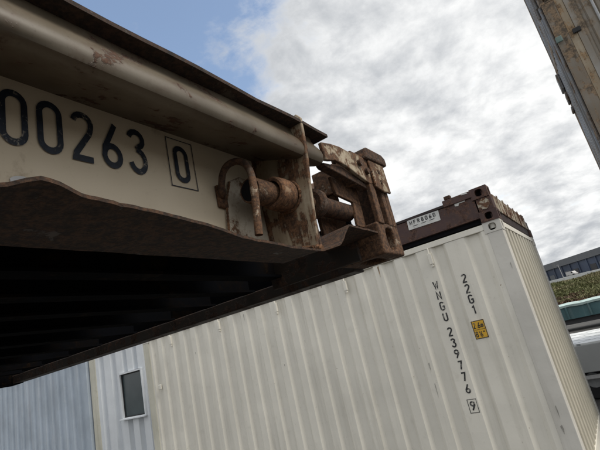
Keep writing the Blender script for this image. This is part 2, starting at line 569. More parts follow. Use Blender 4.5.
        if bevel:
            b = o.modifiers.new('bevel', 'BEVEL')
            b.width = bevel
            b.segments = seg
            b.limit_method = 'ANGLE'
            b.angle_limit = math.radians(30)
            b.harden_normals = False
        return o


def world_loc(o):
    p = Vector(o.location)
    while o.parent is not None:
        o = o.parent
        p = p + Vector(o.location)
    return p


def thing(name, loc, label, cat, group=None):
    o = bpy.data.objects.new(name, None)
    COL.objects.link(o)
    o.location = loc
    o.empty_display_size = 0.2
    o['label'] = label
    o['category'] = cat
    if group:
        o['group'] = group
    return o


def tag(o, label=None, cat=None, group=None, kind=None):
    if label:
        o['label'] = label
    if cat:
        o['category'] = cat
    if group:
        o['group'] = group
    if kind:
        o['kind'] = kind
    return o


def copy_obj(o, parent, offset=None):
    c = o.copy()
    COL.objects.link(c)
    c.parent = parent
    if offset is not None:
        c.location = Vector(o.location) + Vector(offset)
    for ch in list(o.children):
        copy_obj(ch, c)
    return c


# stroke lettering ---------------------------------------------------------
def arc(cx_, cy_, rx, ry, a0, a1, n=10):
    return [(cx_ + rx * math.cos(math.radians(a0 + (a1 - a0) * i / n)), cy_ + ry * math.sin(math.radians(a0 + (a1 - a0) * i / n))) for i in range(n + 1)]


W_ = 0.40   # glyph width for height 1 (centre lines)
R_ = W_ / 2
GL = {
    '0': [arc(R_, 1 - R_, R_, R_, 180, 0) + arc(R_, R_, R_, R_, 0, -180) + [(0, 1 - R_)]],
    '2': [arc(R_, 1 - R_, R_, R_, 170, 0, 9) + [(W_ * 0.97, 0.70), (W_ * 0.85, 0.58), (0.02, 0.10), (0, 0.0), (W_, 0.0)]],
    '6': [[(W_ * 0.80, 1.0), (W_ * 0.36, 0.64), (0.03, 0.42), (0, R_)] + arc(R_, R_ + 0.03, R_, R_ + 0.03, 190, 520, 16)],
    '3': [arc(R_ * 0.95, 1 - R_ * 0.95, R_ * 0.95, R_ * 0.95, 170, -70, 9) + [(W_ * 0.45, 0.55)], [(W_ * 0.45, 0.55)] + arc(R_ * 0.96, 0.27, R_ * 1.04, 0.27, 70, -165, 11)],
    '7': [[(0, 1), (W_, 1), (W_ * 0.40, 0)]],
    '9': [arc(R_, 1 - R_ - 0.03, R_, R_ + 0.03, 10, 340, 16) + [], [(W_, 1 - R_ - 0.03), (W_, 0.58), (W_ * 0.64, 0.34), (W_ * 0.22, 0.0)]],
    '1': [[(0.04, 0.80), (W_ * 0.55, 1.0), (W_ * 0.55, 0)]],
    'W': [[(-0.04, 1), (W_ * 0.22, 0), (W_ * 0.5, 0.72), (W_ * 0.78, 0), (W_ + 0.04, 1)]],
    'N': [[(0, 0), (0, 1), (W_, 0), (W_, 1)]],
    'G': [arc(R_, 1 - R_, R_, R_, 15, 180) + arc(R_, R_, R_, R_, 180, 360) + [(W_, 0.46), (R_, 0.46)]],
    'U': [[(0, 1), (0, R_)] + arc(R_, R_, R_, R_, 180, 360) + [(W_, 1)]],
    'M': [[(-0.06, 0), (-0.06, 1), (W_ * 0.5, 0.25), (W_ + 0.06, 1), (W_ + 0.06, 0)]],
    'F': [[(W_, 1), (0, 1), (0, 0)], [(0, 0.52), (W_ * 0.8, 0.52)]],
    'R': [[(0, 0), (0, 1), (W_ * 0.6, 1)] + arc(W_ * 0.62, 0.76, W_ * 0.38, 0.24, 90, -90, 6) + [(0, 0.52)], [(W_ * 0.5, 0.52), (W_, 0)]],
    'E': [[(W_, 1), (0, 1), (0, 0), (W_, 0)], [(0, 0.52), (W_ * 0.8, 0.52)]],
    '8': [arc(R_, 0.76, R_ * 0.9, 0.24, 270, -90, 14), arc(R_, 0.27, R_, 0.27, 90, -270, 14)],
    'm': [[(0, 0), (0, 0.6)], [(0, 0.45)] + arc(R_ * 0.5, 0.45, R_ * 0.5, 0.15, 180, 0, 5) + [(R_, 0)], [(R_, 0.45)] + arc(R_ * 1.5, 0.45, R_ * 0.5, 0.15, 180, 0, 5) + [(W_, 0)]],
    '.': [[(R_ - 0.01, 0.0), (R_ - 0.01, 0.1)]],
    "'": [[(R_, 1.0), (R_, 0.75)]],
    '"': [[(R_ * 0.6, 1.0), (R_ * 0.6, 0.75)], [(R_ * 1.4, 1.0), (R_ * 1.4, 0.75)]],
}


def glyph(mb, ch, origin, u, v, n_, h, stroke, thick=0.0015):
    """ribbons along the strokes; origin lower left, height h, u/v unit axes, n_ outward"""
    origin, u, v, n_ = Vector(origin), Vector(u), Vector(v), Vector(n_)
    hs = stroke / 2
    for li, line in enumerate(GL[ch]):
        pts = [Vector((a * h, b * (h - stroke) + hs)) for a, b in line]
        pts = [p for i, p in enumerate(pts) if i == 0 or (p - pts[i - 1]).length > 1e-6]
        L, Rr = [], []
        for i, p in enumerate(pts):
            d0 = (pts[i] - pts[i - 1]).normalized() if i > 0 else None
            d1 = (pts[i + 1] - pts[i]).normalized() if i < len(pts) - 1 else None
            if d0 is None:
                d0 = d1
            if d1 is None:
                d1 = d0
            t = (d0 + d1)
            t = t.normalized() if t.length > 0.3 else d1
            nn = Vector((-t.y, t.x))
            k = 1.0 / max(0.5, nn.dot(Vector((-d1.y, d1.x))))
            L.append(p + nn * hs * k)
            Rr.append(p - nn * hs * k)
        off = thick + li * 0.0001
        for i in range(len(pts) - 1):
            mb.quad(*[origin + u * q.x + v * q.y + n_ * (off + e_ * 2e-5) for q, e_ in ((Rr[i], i), (Rr[i + 1], i + 1), (L[i + 1], i + 1), (L[i], i))])
            # edge depth
    return mb


def Z(z):
    return z + EYE


# ------------------------------------------------------------------ ground and terrain
g = MB()
nx = 2
g.quad((-3000, -3000, 0), (3000, -3000, 0), (3000, 3000, 0), (-3000, 3000, 0))
tag(g.build('ground', M['asphalt']), kind='structure')


def terrain_h(x, y):
    """embankment north of the yard, starts at y=52"""
    t = (y - 50) / 34.0
    t = max(0.0, min(1.0, t))
    h = 3.45 * t * t * (3 - 2 * t)
    if y > 90:
        h += 5.6 * min(1.0, (y - 90) / 140.0)
    h += 0.25 * noise.noise(Vector((x * 0.12, y * 0.12, 0))) * min(1, t * 4) * (1 if y < 86 else 0.3)
    return h


g = MB()
xs = [-90 + i * 3.0 for i in range(61)]
ys = [47 + i * 2.0 for i in range(24)] + [97 + i * 12 for i in range(25)]
idx = {}
for i, x in enumerate(xs):
    for j, y in enumerate(ys):
        idx[i, j] = len(g.v)
        g.v.append(Vector((x * (1 + (y - 47) / 150), y, terrain_h(x * (1 + (y - 47) / 150), y) - (0.1 if j == 0 else 0) + 0.004)))
for i in range(len(xs) - 1):
    for j in range(len(ys) - 1):
        g.f.append([idx[i, j], idx[i + 1, j], idx[i + 1, j + 1], idx[i, j + 1]])
tag(g.build('embankment', M['earth'], smooth=True), kind='structure')


# ------------------------------------------------------------------ containers
def corrugation(u0, u1, pitch=0.278, depth=0.045, out=0.32, sl=0.22, marks=()):
    """points (u, d) of a trapezoid corrugation, d=0 outward, d=depth inward; marks: flat spans"""
    if marks:
        pts = []
        a = u0
        for k, (m0, m1) in enumerate(marks):
            pts += corrugation(a, m0, pitch if k == 0 else m0 - a, depth, out if k == 0 else 0.0, sl if k == 0 else 0.25)
            a = m1
        return pts + corrugation(a, u1, pitch, depth, out, sl)
    pts = [(u0, 0.0)]
    u = u0
    spans = []
    n = max(1, int(round((u1 - u0) / pitch)))
    p = (u1 - u0) / n
    for i in range(n):
        a = u0 + i * p
        spans.append((a + p * out / 2, a + p * (out / 2 + sl), a + p * (1 - out / 2 - sl), a + p * (1 - out / 2)))
    for a, b, c, d in spans:
        pts += [(a, 0), (b, depth), (c, depth), (d, 0)]
    pts.append((u1, 0.0))
    return pts


def sheet(pts, z0, z1, place, name, mat, parent, nz=1):
    """corrugated sheet; place(u, d, z) -> world"""
    mb = MB()
    for j in range(nz):
        za, zb = z0 + (z1 - z0) * j / nz, z0 + (z1 - z0) * (j + 1) / nz
        for i in range(len(pts) - 1):
            (a, da), (b, db) = pts[i], pts[i + 1]
            mb.quad(place(a, da, za), place(b, db, za), place(b, db, zb), place(a, da, zb))
    return mb.build(name, mat, parent)


def container(name, x0, x1, y0, y1, z0, h, label, cat, mats, long_axis='x', door_end=None,
              post=0.16, group=None, pitch=0.278, skip=(), marks=(), window=None, hooks=(), castmat=None,
              endpitch=0.215, endrail=0.06, enddepth=0.06, endout=0.5, sidedepth=0.038, postmats=None):
    """a box container. mats: side, end, post, rail, roof"""
    root = thing(name, ((x0 + x1) / 2, (y0 + y1) / 2, z0), label, cat, group)
    z1 = z0 + h
    cm = castmat or mats['post']
    cw, cd = (0.178, 0.162) if long_axis == 'x' else (0.162, 0.178)
    ch = 0.118
    proto = {}
    for sx in (0, 1):
        for sy in (0, 1):
            for sz in (0, 1):
                xa, xb = (x0, x0 + cw) if sx == 0 else (x1 - cw, x1)
                ya, yb = (y0, y0 + cd) if sy == 0 else (y1 - cd, y1)
                za, zb = (z0, z0 + ch) if sz == 0 else (z1 - ch, z1)
                fc = ('X' if sx else 'x') + ('Y' if sy else 'y') + ('Z' if sz else 'z')
                mb = MB().casting(xa, xb, ya, yb, za, zb, fc)
                c = mb.build('corner_casting', cm, root)
                # black inside of the apertures
            # posts
            e = 0.004
            px0, px1 = (x0 + e, x0 + (post if long_axis == 'x' else post)) if sx == 0 else (x1 - post, x1 - e)
            py0, py1 = (y0 + e, y0 + post * 0.9) if sy == 0 else (y1 - post * 0.9, y1 - e)
            pm = (postmats or {}).get((sx, sy), mats['post'])
            MB().box(px0, px1, py0, py1, z0 + ch, z1 - ch).build('corner_post', pm, root, bevel=0.006)
    r = 0.062
    rb = 0.15
    e = 0.006
    ax0, ax1 = x0 + cw, x1 - cw
    ay0, ay1 = y0 + cd, y1 - cd
    for sy in (0, 1):
        ya, yb = (y0 + e, y0 + r) if sy == 0 else (y1 - r, y1 - e)
        rh = r if long_axis == 'x' else endrail
        MB().box(ax0, ax1, ya, yb, z1 - rh - 0.012, z1 - 0.012).build('top_rail', mats['rail'], root, bevel=0.004)
        MB().box(ax0, ax1, ya, yb, z0 + 0.012, z0 + rb).build('bottom_rail', mats['rail'], root, bevel=0.004)
    for sx in (0, 1):
        xa, xb = (x0 + e, x0 + r) if sx == 0 else (x1 - r, x1 - e)
        rh = r if long_axis == 'y' else endrail
        MB().box(xa, xb, ay0, ay1, z1 - rh - 0.012, z1 - 0.012).build('top_rail', mats['rail'], root, bevel=0.004)
        MB().box(xa, xb, ay0, ay1, z0 + 0.012, z0 + rb).build('bottom_rail', mats['rail'], root, bevel=0.004)
    ins = 0.012
    zt, zb_ = z1 - r - 0.014, z0 + rb
    # -Y side / +Y side
    lx = long_axis == 'x'
    for side in ('y0', 'y1', 'x0', 'x1'):
        if side == door_end:
            continue
        isl = (side[0] == 'y') == lx
        nm = 'side_panel' if isl else 'end_panel'
        mat = mats['side'] if isl else mats['end']
        pt = pitch if isl else endpitch
        if side[0] == 'y':
            u0, u1 = x0 + post, x1 - post
            yy, sg = (y0 + ins, 1) if side == 'y0' else (y1 - ins, -1)
            pl = (lambda u, d, z, yy=yy, sg=sg: (u, yy + sg * d, z))
        else:
            u0, u1 = y0 + post * 0.9, y1 - post * 0.9
            xx, sg = (x0 + ins, 1) if side == 'x0' else (x1 - ins, -1)
            pl = (lambda u, d, z, xx=xx, sg=sg: (xx + sg * d, u, z))
        mk = marks if side == 'y0' else ()
        zt2 = zt if isl else z1 - endrail - 0.014
        if window and side == window['side']:
            wu0, wu1, wz0, wz1 = window['rect']
            sheet(corrugation(u0, wu0, pt, 0.085, 0.52, 0.10), zb_, zt2, pl, nm, mat, root)
            sheet(corrugation(wu1, u1, pt, 0.085, 0.52, 0.10), zb_, zt2, pl, nm, mat, root)
            sheet(corrugation(wu0, wu1, pt, 0.085, 0.52, 0.10), zb_, wz0, pl, nm, mat, root)
            sheet(corrugation(wu0, wu1, pt, 0.085, 0.52, 0.10), wz1, zt2, pl, nm, mat, root)
            f = 0.032
            yy = y0 + ins
            wd = MB()
            wd.box(wu0 - f, wu0, yy - 0.035, yy + 0.06, wz0 - f, wz1 + f)
            wd.box(wu1, wu1 + f, yy - 0.035, yy + 0.06, wz0 - f, wz1 + f)
            wd.box(wu0, wu1, yy - 0.035, yy + 0.06, wz1, wz1 + f)
            wd.box(wu0, wu1, yy - 0.045, yy + 0.06, wz0 - f, wz0)
            fr = wd.build('window', mats['rail'], root, bevel=0.004)
            sl_ = MB()
            sl_.box(wu0, wu0 + 0.02, yy + 0.004, yy + 0.018, wz0, wz1)
            sl_.box(wu1 - 0.02, wu1, yy + 0.004, yy + 0.018, wz0, wz1)
            sl_.box(wu0 + 0.02, wu1 - 0.02, yy + 0.004, yy + 0.018, wz1 - 0.02, wz1)
            sl_.box(wu0 + 0.02, wu1 - 0.02, yy + 0.004, yy + 0.018, wz0, wz0 + 0.02)
            sl_.build('rubber_seal', M['rubber'], fr)
            MB().box(wu0 - f - 0.02, wu1 + f + 0.02, yy - 0.09, yy - 0.046, wz0 - f - 0.004, wz0 - f + 0.02).build('sill', mats['rail'], fr, bevel=0.004)
            pn = MB().box(wu0, wu1, yy + 0.02, yy + 0.03, wz0, wz1).build('pane', M['glass'], fr)
        else:
            sheet(corrugation(u0, u1, pt, sidedepth if isl else enddepth, marks=mk, out=0.36 if isl else endout, sl=0.15 if isl else 0.07), zb_, zt2, pl, nm, mat, root)
    # roof and floor
    MB().box(x0 + 0.03, x1 - 0.03, y0 + 0.03, y1 - 0.03, z1 - 0.03, z1 - 0.02).build('roof_panel', mats['roof'], root)
    MB().box(x0 + 0.03, x1 - 0.03, y0 + 0.03, y1 - 0.03, z0 + 0.10, z0 + 0.13).build('floor', M['timber'], root)
    for hx in hooks:
        b = MB()
        b.box(hx - 0.02, hx + 0.02, y0 - 0.020, y0 + 0.012, z1 - 0.255, z1 - 0.135)
        b.tube([(hx, y0 - 0.005, z1 - 0.27), (hx, y0 - 0.012, z1 - 0.135), (hx, y0 - 0.004, z1 - 0.07)], 0.010, 8)
        b.box(hx - 0.012, hx + 0.012, y0 - 0.015, y0 + 0.012, z1 - 0.285, z1 - 0.262)
        b.build('lashing_ring', mats['side'], root, bevel=0.005)
    return root


wm = dict(side=M['white_cont'], end=M['white_end'], post=M['white_post'], rail=M['white_cont'], roof=M['white_cont'])
WX1, WY0 = -0.69, 4.868
main = container('shipping_container', WX1 - 6.058, WX1, WY0, WY0 + 2.438, 0.0, 2.591,
                 'off-white corrugated container with black vertical lettering, under the maroon flat rack', 'container', wm,
                 marks=((-1.595, -1.470), (-1.305, -1.150)), hooks=[-1.497 - 1.125 * i for i in range(5)],
                 postmats={(0, 0): M['cream'], (1, 0): M['white_post']})
# black lettering of the container
hh = 0.096
sx = -1.535
zc = Z(0.435)
txt = 'WNGU 239776 9'
pitch_ = (0.435 + 0.885) / 11.9
zpos = Z(0.456)
for i, chh in enumerate(txt):
    if chh != ' ':
        mb = MB()
        glyph(mb, chh, (sx - 0.018, WY0 + 0.010, zpos - hh), (1, 0, 0), (0, 0, 1), (0, -1, 0), hh, 0.015, 0.001)
        o = mb.build('letter' if chh.isalpha() else 'digit', M['ink2'], main)
        if i == len(txt) - 1:
            b = MB()
            x0_, x1_, z0_, z1_ = sx - 0.045, sx + 0.05, zpos - hh - 0.02, zpos + 0.02
            s_ = 0.006
            yq = WY0 + 0.009
            for q in ((x0_, x1_, z0_, z0_ + s_), (x0_, x1_, z1_ - s_, z1_), (x0_, x0_ + s_, z0_ + s_, z1_ - s_), (x1_ - s_, x1_, z0_ + s_, z1_ - s_)):
                b.quad((q[0], yq, q[2]), (q[1], yq, q[2]), (q[1], yq, q[3]), (q[0], yq, q[3]))
            b.build('check_digit_box', M['ink2'], main)
        zpos -= 0.1165
    else:
        zpos -= 0.045 if i == 4 else 0.055
zpos = Z(0.445)
for chh in '22G1':
    mb = MB()
    glyph(mb, chh, (-1.238, WY0 + 0.010, zpos - hh), (1, 0, 0), (0, 0, 1), (0, -1, 0), hh, 0.015, 0.001)
    mb.build('letter' if chh.isalpha() else 'digit', M['ink2'], main)
    zpos -= 0.112
mb = MB().box(-1.295, -1.165, WY0 + 0.008, WY0 + 0.011, Z(-0.232), Z(-0.048))
ys_ = mb.build('height_sticker', M['yellow'], main)
mb = MB()
yq = WY0 + 0.007
x0_, x1_, z0_, z1_ = -1.295, -1.165, Z(-0.232), Z(-0.048)
s_ = 0.007
for q in ((x0_, x1_, z0_, z0_ + s_), (x0_, x1_, z1_ - s_, z1_), (x0_, x0_ + s_, z0_ + s_, z1_ - s_), (x1_ - s_, x1_, z0_ + s_, z1_ - s_), (x0_ + .01, x1_ - .01, Z(-0.143), Z(-0.139))):
    mb.quad((q[0], yq, q[2]), (q[1], yq, q[2]), (q[1], yq, q[3]), (q[0], yq, q[3]))
for j, row in enumerate(("2.6m", "8'6\"")):
    xx = -1.280
    for c in row:
        glyph(mb, c, (xx, yq - 0.001, Z(-0.128 - j * 0.088)), (0.8, 0, 0), (0, 0, 1), (0, -1, 0), 0.060, 0.009, 0.0005)
        xx += 0.014 if c in ".'" else 0.031
mb.build('sticker_print', M['ink2'], ys_)
# scuffs and rust runs on the side
rnd = random.Random(21)
for k in range(9):
    x_ = -0.95 - rnd.random() * 5.4
    z_ = Z(0.80) - (0 if k % 2 else rnd.random() * 1.7)
    wd_ = rnd.uniform(0.004, 0.012)
    hl = rnd.uniform(0.03, 0.16)
    ph = (x_ + 6.588) % 0.278
    x_ = x_ - ph + 0.0   # on an outward flat
    if x_ > -1.7:
        continue
    mb = MB()
    mb.prism([(x_ - wd_, z_), (x_ + wd_, z_ + 0.004), (x_ + wd_ * 0.6, z_ - hl * 0.5), (x_, z_ - hl), (x_ - wd_ * 0.5, z_ - hl * 0.6)], (0, WY0 + 0.011, 0), (1, 0, 0), (0, 0, 1), (0, -1, 0), 0.0008)
    mb.build('rust_run' if k % 2 else 'scuff', M['stain'] if k % 2 else M['scuffgrey'], main)
for (x_, z_, a_, h_) in ((-0.735, Z(0.42), 0.006, 0.06), (-0.79, Z(-0.95), 0.006, 0.11), (-0.80, Z(-1.12), 0.012, 0.07)):
    mb = MB()
    mb.prism([(x_ - a_, z_), (x_ + a_ * 0.6, z_ + 0.012), (x_ + a_, z_ - h_ * 0.4), (x_ + a_ * 0.2, z_ - h_), (x_ - a_ * 0.4, z_ - h_ * 0.5)], (0, WY0 + 0.003, 0), (1, 0, 0), (0, 0, 1), (0, -1, 0), 0.0008)
    mb.build('scuff', M['scuffgrey'], main)
# little door vents near the top left as in the photo: small pressed vent on the side
MB().box(-6.45, -6.38, WY0 - 0.012, WY0 + 0.012, Z(-0.02), Z(0.06)).build('vent_cover', M['white_cont'], main, bevel=0.01)

om = dict(side=M['office'], end=M['office'], post=M['office'], rail=M['office'], roof=M['office'])
container('office_container', -9.72, -7.282, 5.60, 11.66, 0.0, 2.896,
          'clean white office container with a dark framed window, between blue and off-white containers', 'container', om,
          long_axis='y', window=dict(side='y0', rect=(-8.60, -7.90, Z(-0.40), Z(0.43))), endpitch=0.36, endrail=0.12,
          postmats={(0, 0): M['cream']}, post=0.24)
bmt = dict(side=M['blue'], end=M['blue'], post=M['blue'], rail=M['blue'], roof=M['blue'])
container('blue_container', -9.76 - 12.19, -9.76, 5.55, 5.55 + 2.438, 0.0, 2.896,
          'faded blue-grey corrugated container at the left, chalky streaks on its side', 'container', bmt, pitch=0.30)

# ------------------------------------------------------------------ maroon folded flat rack on the container
FZ = 2.591
top = 0.385
mr = thing('folded_flat_rack', (WX1 - 3.029, WY0 + 1.219, FZ), 'maroon folded flat rack lying on top of the off-white container', 'flat rack')
x0, x1, y0, y1 = WX1 - 6.058 + 0.02, WX1 + 0.005, WY0 - 0.01, WY0 + 2.43
for sxx in (0, 1):
    for syy in (0, 1):
        xa, xb = (x0, x0 + 0.178) if sxx == 0 else (x1 - 0.178, x1)
        ya, yb = (y0, y0 + 0.162) if syy == 0 else (y1 - 0.162, y1)
        fc = ('X' if sxx else 'x') + ('Y' if syy else 'y')
        MB().casting(xa, xb, ya, yb, FZ, FZ + 0.118, fc).build('corner_casting', M['maroon'], mr)
        if syy == 0:
            MB().casting(xa - (0.02 if sxx else -0.02), xb - (0.02 if sxx else -0.02), ya, yb, FZ + 0.262, FZ + 0.385, fc).build('corner_casting', M['maroon'], mr)
        else:
            MB().box(xa + 0.01, xb - 0.03, ya + 0.02, yb, FZ + 0.24, FZ + 0.36).build('corner_block', M['maroon'], mr, bevel=0.01)
        MB().box(xa + 0.012, xb - 0.012, ya + 0.012, yb - 0.012, FZ + 0.118, FZ + (0.262 if syy == 0 else 0.24)).build('hinge_block', M['maroon'], mr, bevel=0.006)
for syy in (0, 1):
    ya = y0 + 0.012 if syy == 0 else y1 - 0.10
    yb = ya + 0.088
    MB().box(x0 + 0.178, x1 - 0.178, ya + 0.006, yb, FZ + 0.075, FZ + 0.300).build('side_beam', M['maroon'], mr)
    MB().box(x0 + 0.178, x1 - 0.178, ya - 0.004, yb, FZ + 0.306, FZ + 0.335).build('top_flange', M['maroon_dark'], mr, bevel=0.003)
    MB().box(x0 + 0.178, x1 - 0.178, ya - 0.002, yb, FZ + 0.060, FZ + 0.073).build('bottom_flange', M['maroon'], mr, bevel=0.002)
    MB().box(x0 + 0.178, x1 - 0.178, ya + 0.05, yb, FZ + 0.012, FZ + 0.058).build('gap_shade_strip', M['black'], mr)  # black strip standing in for shade in the gap under the beam
# raised maroon section near the hinge end
MB().box(x1 - 0.50, x1 - 0.18, y0 - 0.003, y0 + 0.08, FZ + 0.30, FZ + 0.375).build('end_wall_post', M['maroon'], mr, bevel=0.006)
MB().box(x1 - 0.47, x1 - 0.40, y0 - 0.004, y0 + 0.06, FZ + 0.376, FZ + 0.415).build('stacking_lug', M['rust_dark'], mr, bevel=0.005)
MB().box(x0 + 0.18, x0 + 0.50, y0 - 0.003, y0 + 0.08, FZ + 0.30, FZ + 0.375).build('end_wall_post', M['maroon'], mr, bevel=0.006)
for ssx in (0, 1):
    xa, xb = (x0, x0 + 0.05) if ssx == 0 else (x1 - 0.055, x1 - 0.012)
    MB().box(xa, xb, y0 + 0.162, y1 - 0.162, FZ + 0.115, FZ + 0.30).build('end_sill', M['peel'], mr, bevel=0.005)
    MB().box(xa + 0.004, xb - 0.01, y0 + 0.162, y1 - 0.162, FZ + 0.015, FZ + 0.105).build('sill_skirt', M['maroon_dark'], mr, bevel=0.003)
    for k in range(6):
        yy = y0 + 0.35 + k * 0.33
        MB().box((xa - 0.012) if ssx == 0 else xb, xa if ssx == 0 else (xb + 0.010), yy, yy + 0.05, FZ + 0.10, FZ + 0.31).build('sill_rib', M['peel'], mr, bevel=0.003)
MB().box(x0 + 0.1, x1 - 0.1, y0 + 0.10, y1 - 0.10, FZ + 0.20, FZ + 0.29).build('deck', M['timber'], mr)
# sticker and flaked paint marks on its face
yq = y0 + 0.014
st = MB()
P4 = [(-1.640, Z(1.085)), (-1.262, Z(1.075)), (-1.255, Z(1.190)), (-1.634, Z(1.200))]
st.prism(P4, (0, yq, 0), (1, 0, 0), (0, 0, 1), (0, -1, 0), 0.002)
so = st.build('sticker', M['sticker'], mr)
mb = MB()
xx = -1.605
for c in 'MFR8060':
    glyph(mb, c, (xx, yq - 0.003, Z(1.132)), (1, 0, 0), (0, 0, 1), (0, -1, 0), 0.050, 0.010, 0.0005)
    xx += 0.047
for k in range(3):
    mb.quad(*[(a, yq - 0.0035, b) for a, b in ((-1.58 + k * 0.10, Z(1.112)), (-1.52 + k * 0.10, Z(1.112)), (-1.52 + k * 0.10, Z(1.119)), (-1.58 + k * 0.10, Z(1.119)))])
mb.build('sticker_print', M['ink2'], so)


def blob(cx_, cz_, rx, rz, y, name, mat, parent, seed, n=18):
    rnd = random.Random(seed)
    poly = []
    for i in range(n):
        a = 2 * math.pi * i / n
        r = 1 + rnd.uniform(-0.13, 0.13)
        poly.append((cx_ + rx * r * math.cos(a), cz_ + rz * r * math.sin(a)))
    return MB().prism(poly, (0, y, 0), (1, 0, 0), (0, 0, 1), (0, -1, 0), 0.002).build(name, mat, parent)


MB().prism([(-1.07, Z(1.165)), (-1.035, Z(1.155)), (-1.02, Z(1.18)), (-0.955, Z(1.178)), (-0.95, Z(1.22)), (-1.0, Z(1.225)), (-1.07, Z(1.205))],
           (0, yq + 0.001, 0), (1, 0, 0), (0, 0, 1), (0, -1, 0), 0.002).build('peeled_patch', M['sticker'], mr)
MB().prism([(-0.97, Z(1.253)), (-0.90, Z(1.247)), (-0.91, Z(1.267)), (-0.965, Z(1.268))],
           (0, y0 - 0.004, 0), (1, 0, 0), (0, 0, 1), (0, -1, 0), 0.002).build('peeled_patch', M['sticker'], mr)
blob(-0.782, FZ + 0.190, 0.062, 0.058, y0 + 0.008, 'reflector_disc', M['peel'], mr, 5)

# ------------------------------------------------------------------ weathered container stack on the right
sm = dict(side=M['grey_post'], end=M['grey_rust'], post=M['grey_rust'], rail=M['grey_rust'], roof=M['grey_post'])
names = ['lowest container of the weathered blue-grey stack at the right', 'middle container of the weathered blue-grey stack, brown streaked door end',
         'topmost container of the weathered blue-grey stack at the right edge']
SX0, SY0 = 0.53, 6.8
for k in range(3):
    z0 = k * 2.900
    root = container('weathered_container', SX0 + (0.0 if k < 2 else 0.0), SX0 + 2.438, SY0 + (0.03 if k == 1 else 0), SY0 + 2.991, z0, 2.896, names[k], 'container', sm,
                     long_axis='y', door_end='y0', group='weathered containers stacked at the right', pitch=0.28)
    yd = SY0 + 0.05
    # door end: gasket, two doors with pressed panels, locking bars, hinges
    xd0, xd1 = SX0 + 0.17, SX0 + 2.438 - 0.17
    xm = (xd0 + xd1) / 2
    MB().box(xd0 - 0.009, xd0 + 0.085, yd - 0.012, yd + 0.01, z0 + 0.15, z0 + 2.775).build('door_gasket', M['tan'], root, bevel=0.004)
    for (a, b) in ((xd0 + 0.087, xm - 0.005), (xm + 0.005, xd1)):
        ptsd = corrugation(a + 0.08, b - 0.05, 0.13, 0.03, 0.5, 0.12)
        d = MB()
        for (q0, q1) in ((a, a + 0.08), (b - 0.05, b)):
            d.box(q0, q1, yd - 0.02, yd + 0.03, z0 + 0.15, z0 + 2.775)
        dr = d.build('door', M['door_grey'], root, bevel=0.004)
        sheet(ptsd, z0 + 0.15, z0 + 2.775, lambda u, dd_, z: (u, yd + dd_, z), 'door_panel', M['door_grey'], dr)
        for bx in (a + 0.28, b - 0.25):
            lb = MB().tube([(bx, yd - 0.05, z0 + 0.08), (bx, yd - 0.05, z0 + 2.84)], 0.017, 10).build('locking_bar', M['galv'], dr, smooth=True)
        for hz in (0.30, 0.92, 2.14):
            hx0 = a - 0.05 if a < xm - 0.3 else b - 0.09
            MB().box(hx0, hx0 + 0.10, yd - 0.045, yd - 0.021, z0 + hz, z0 + hz + 0.07).build('hinge', M['rubber'], dr, bevel=0.006)
    # blue-grey pipe strips along the near post on the open side
    for q in (0.0, 0.055, 0.11):
        MB().tube([(SX0 - 0.018, SY0 + 0.12 + q * 6, z0 + 0.10), (SX0 - 0.018, SY0 + 0.12 + q * 6, z0 + 2.80)], 0.022, 8).build('post_strip', M['grey_post'], root, smooth=True)
    for q, (qa, qb, qw) in enumerate(((2.02, 2.08, .03), (2.22, 2.40, .03), (2.48, 2.80, .05)) if k == 1 else ()):
        MB().box(SX0 - qw, SX0 + 0.004, SY0 + 2.6, SY0 + 2.9, z0 + qa, z0 + qb).build('side_lug', M['grey_post'], root, bevel=0.01)
    if k == 1:
        MB().box(SX0 - 0.012, SX0 + 0.07, SY0 - 0.03, SY0 - 0.004, z0 + 2.10, z0 + 2.19).build('painted_bracket', M['seafoam'], root, bevel=0.01)

# ------------------------------------------------------------------ foreground flat rack
BX = -0.68      # web plane
EDG = -0.50     # outer edges
YE = 1.42       # end of the rack
YB = -4.64      # rear end
fr = thing('flat_rack', (BX, (YE + YB) / 2, Z(0.225)), 'large rusty beige flat rack overhead, numbered 00263 on its side beam', 'flat rack')


def prof_sweep(prof, y0_, y1_, name, mat, parent, closed=True, ny=1, wob=0.0, smooth=True, bevel=0.0, seed=0):
    """profile (x,z rel eye) swept along Y with slight unevenness"""
    mb = MB()
    c = len(prof)
    for j in range(ny + 1):
        y = y0_ + (y1_ - y0_) * j / ny
        for i, (x, z) in enumerate(prof):
            n_ = noise.noise(Vector((y * 3.1 + seed, i * 0.35, seed))) * wob
            n2 = noise.noise(Vector((y * 2.3 + seed + 40, i * 0.35, seed))) * wob
            mb.v.append(Vector((x + n_, y, Z(z) + n2)))
    for j in range(ny):
        for i in range(c if closed else c - 1):
            i2 = (i + 1) % c
            mb.f.append([j * c + i, j * c + i2, (j + 1) * c + i2, (j + 1) * c + i])
    if closed:
        mb.f.append(list(range(c)))
        mb.f.append([ny * c + i for i in range(c)])
    return mb.build(name, mat, parent, smooth=smooth, bevel=bevel)


# web
prof_sweep([(BX, 0.254), (BX, 0.56), (BX - 0.010, 0.56), (BX - 0.010, 0.254)], YB + 0.18, 0.925, 'web', M['web'], fr, ny=60, wob=0.0012, seed=3)
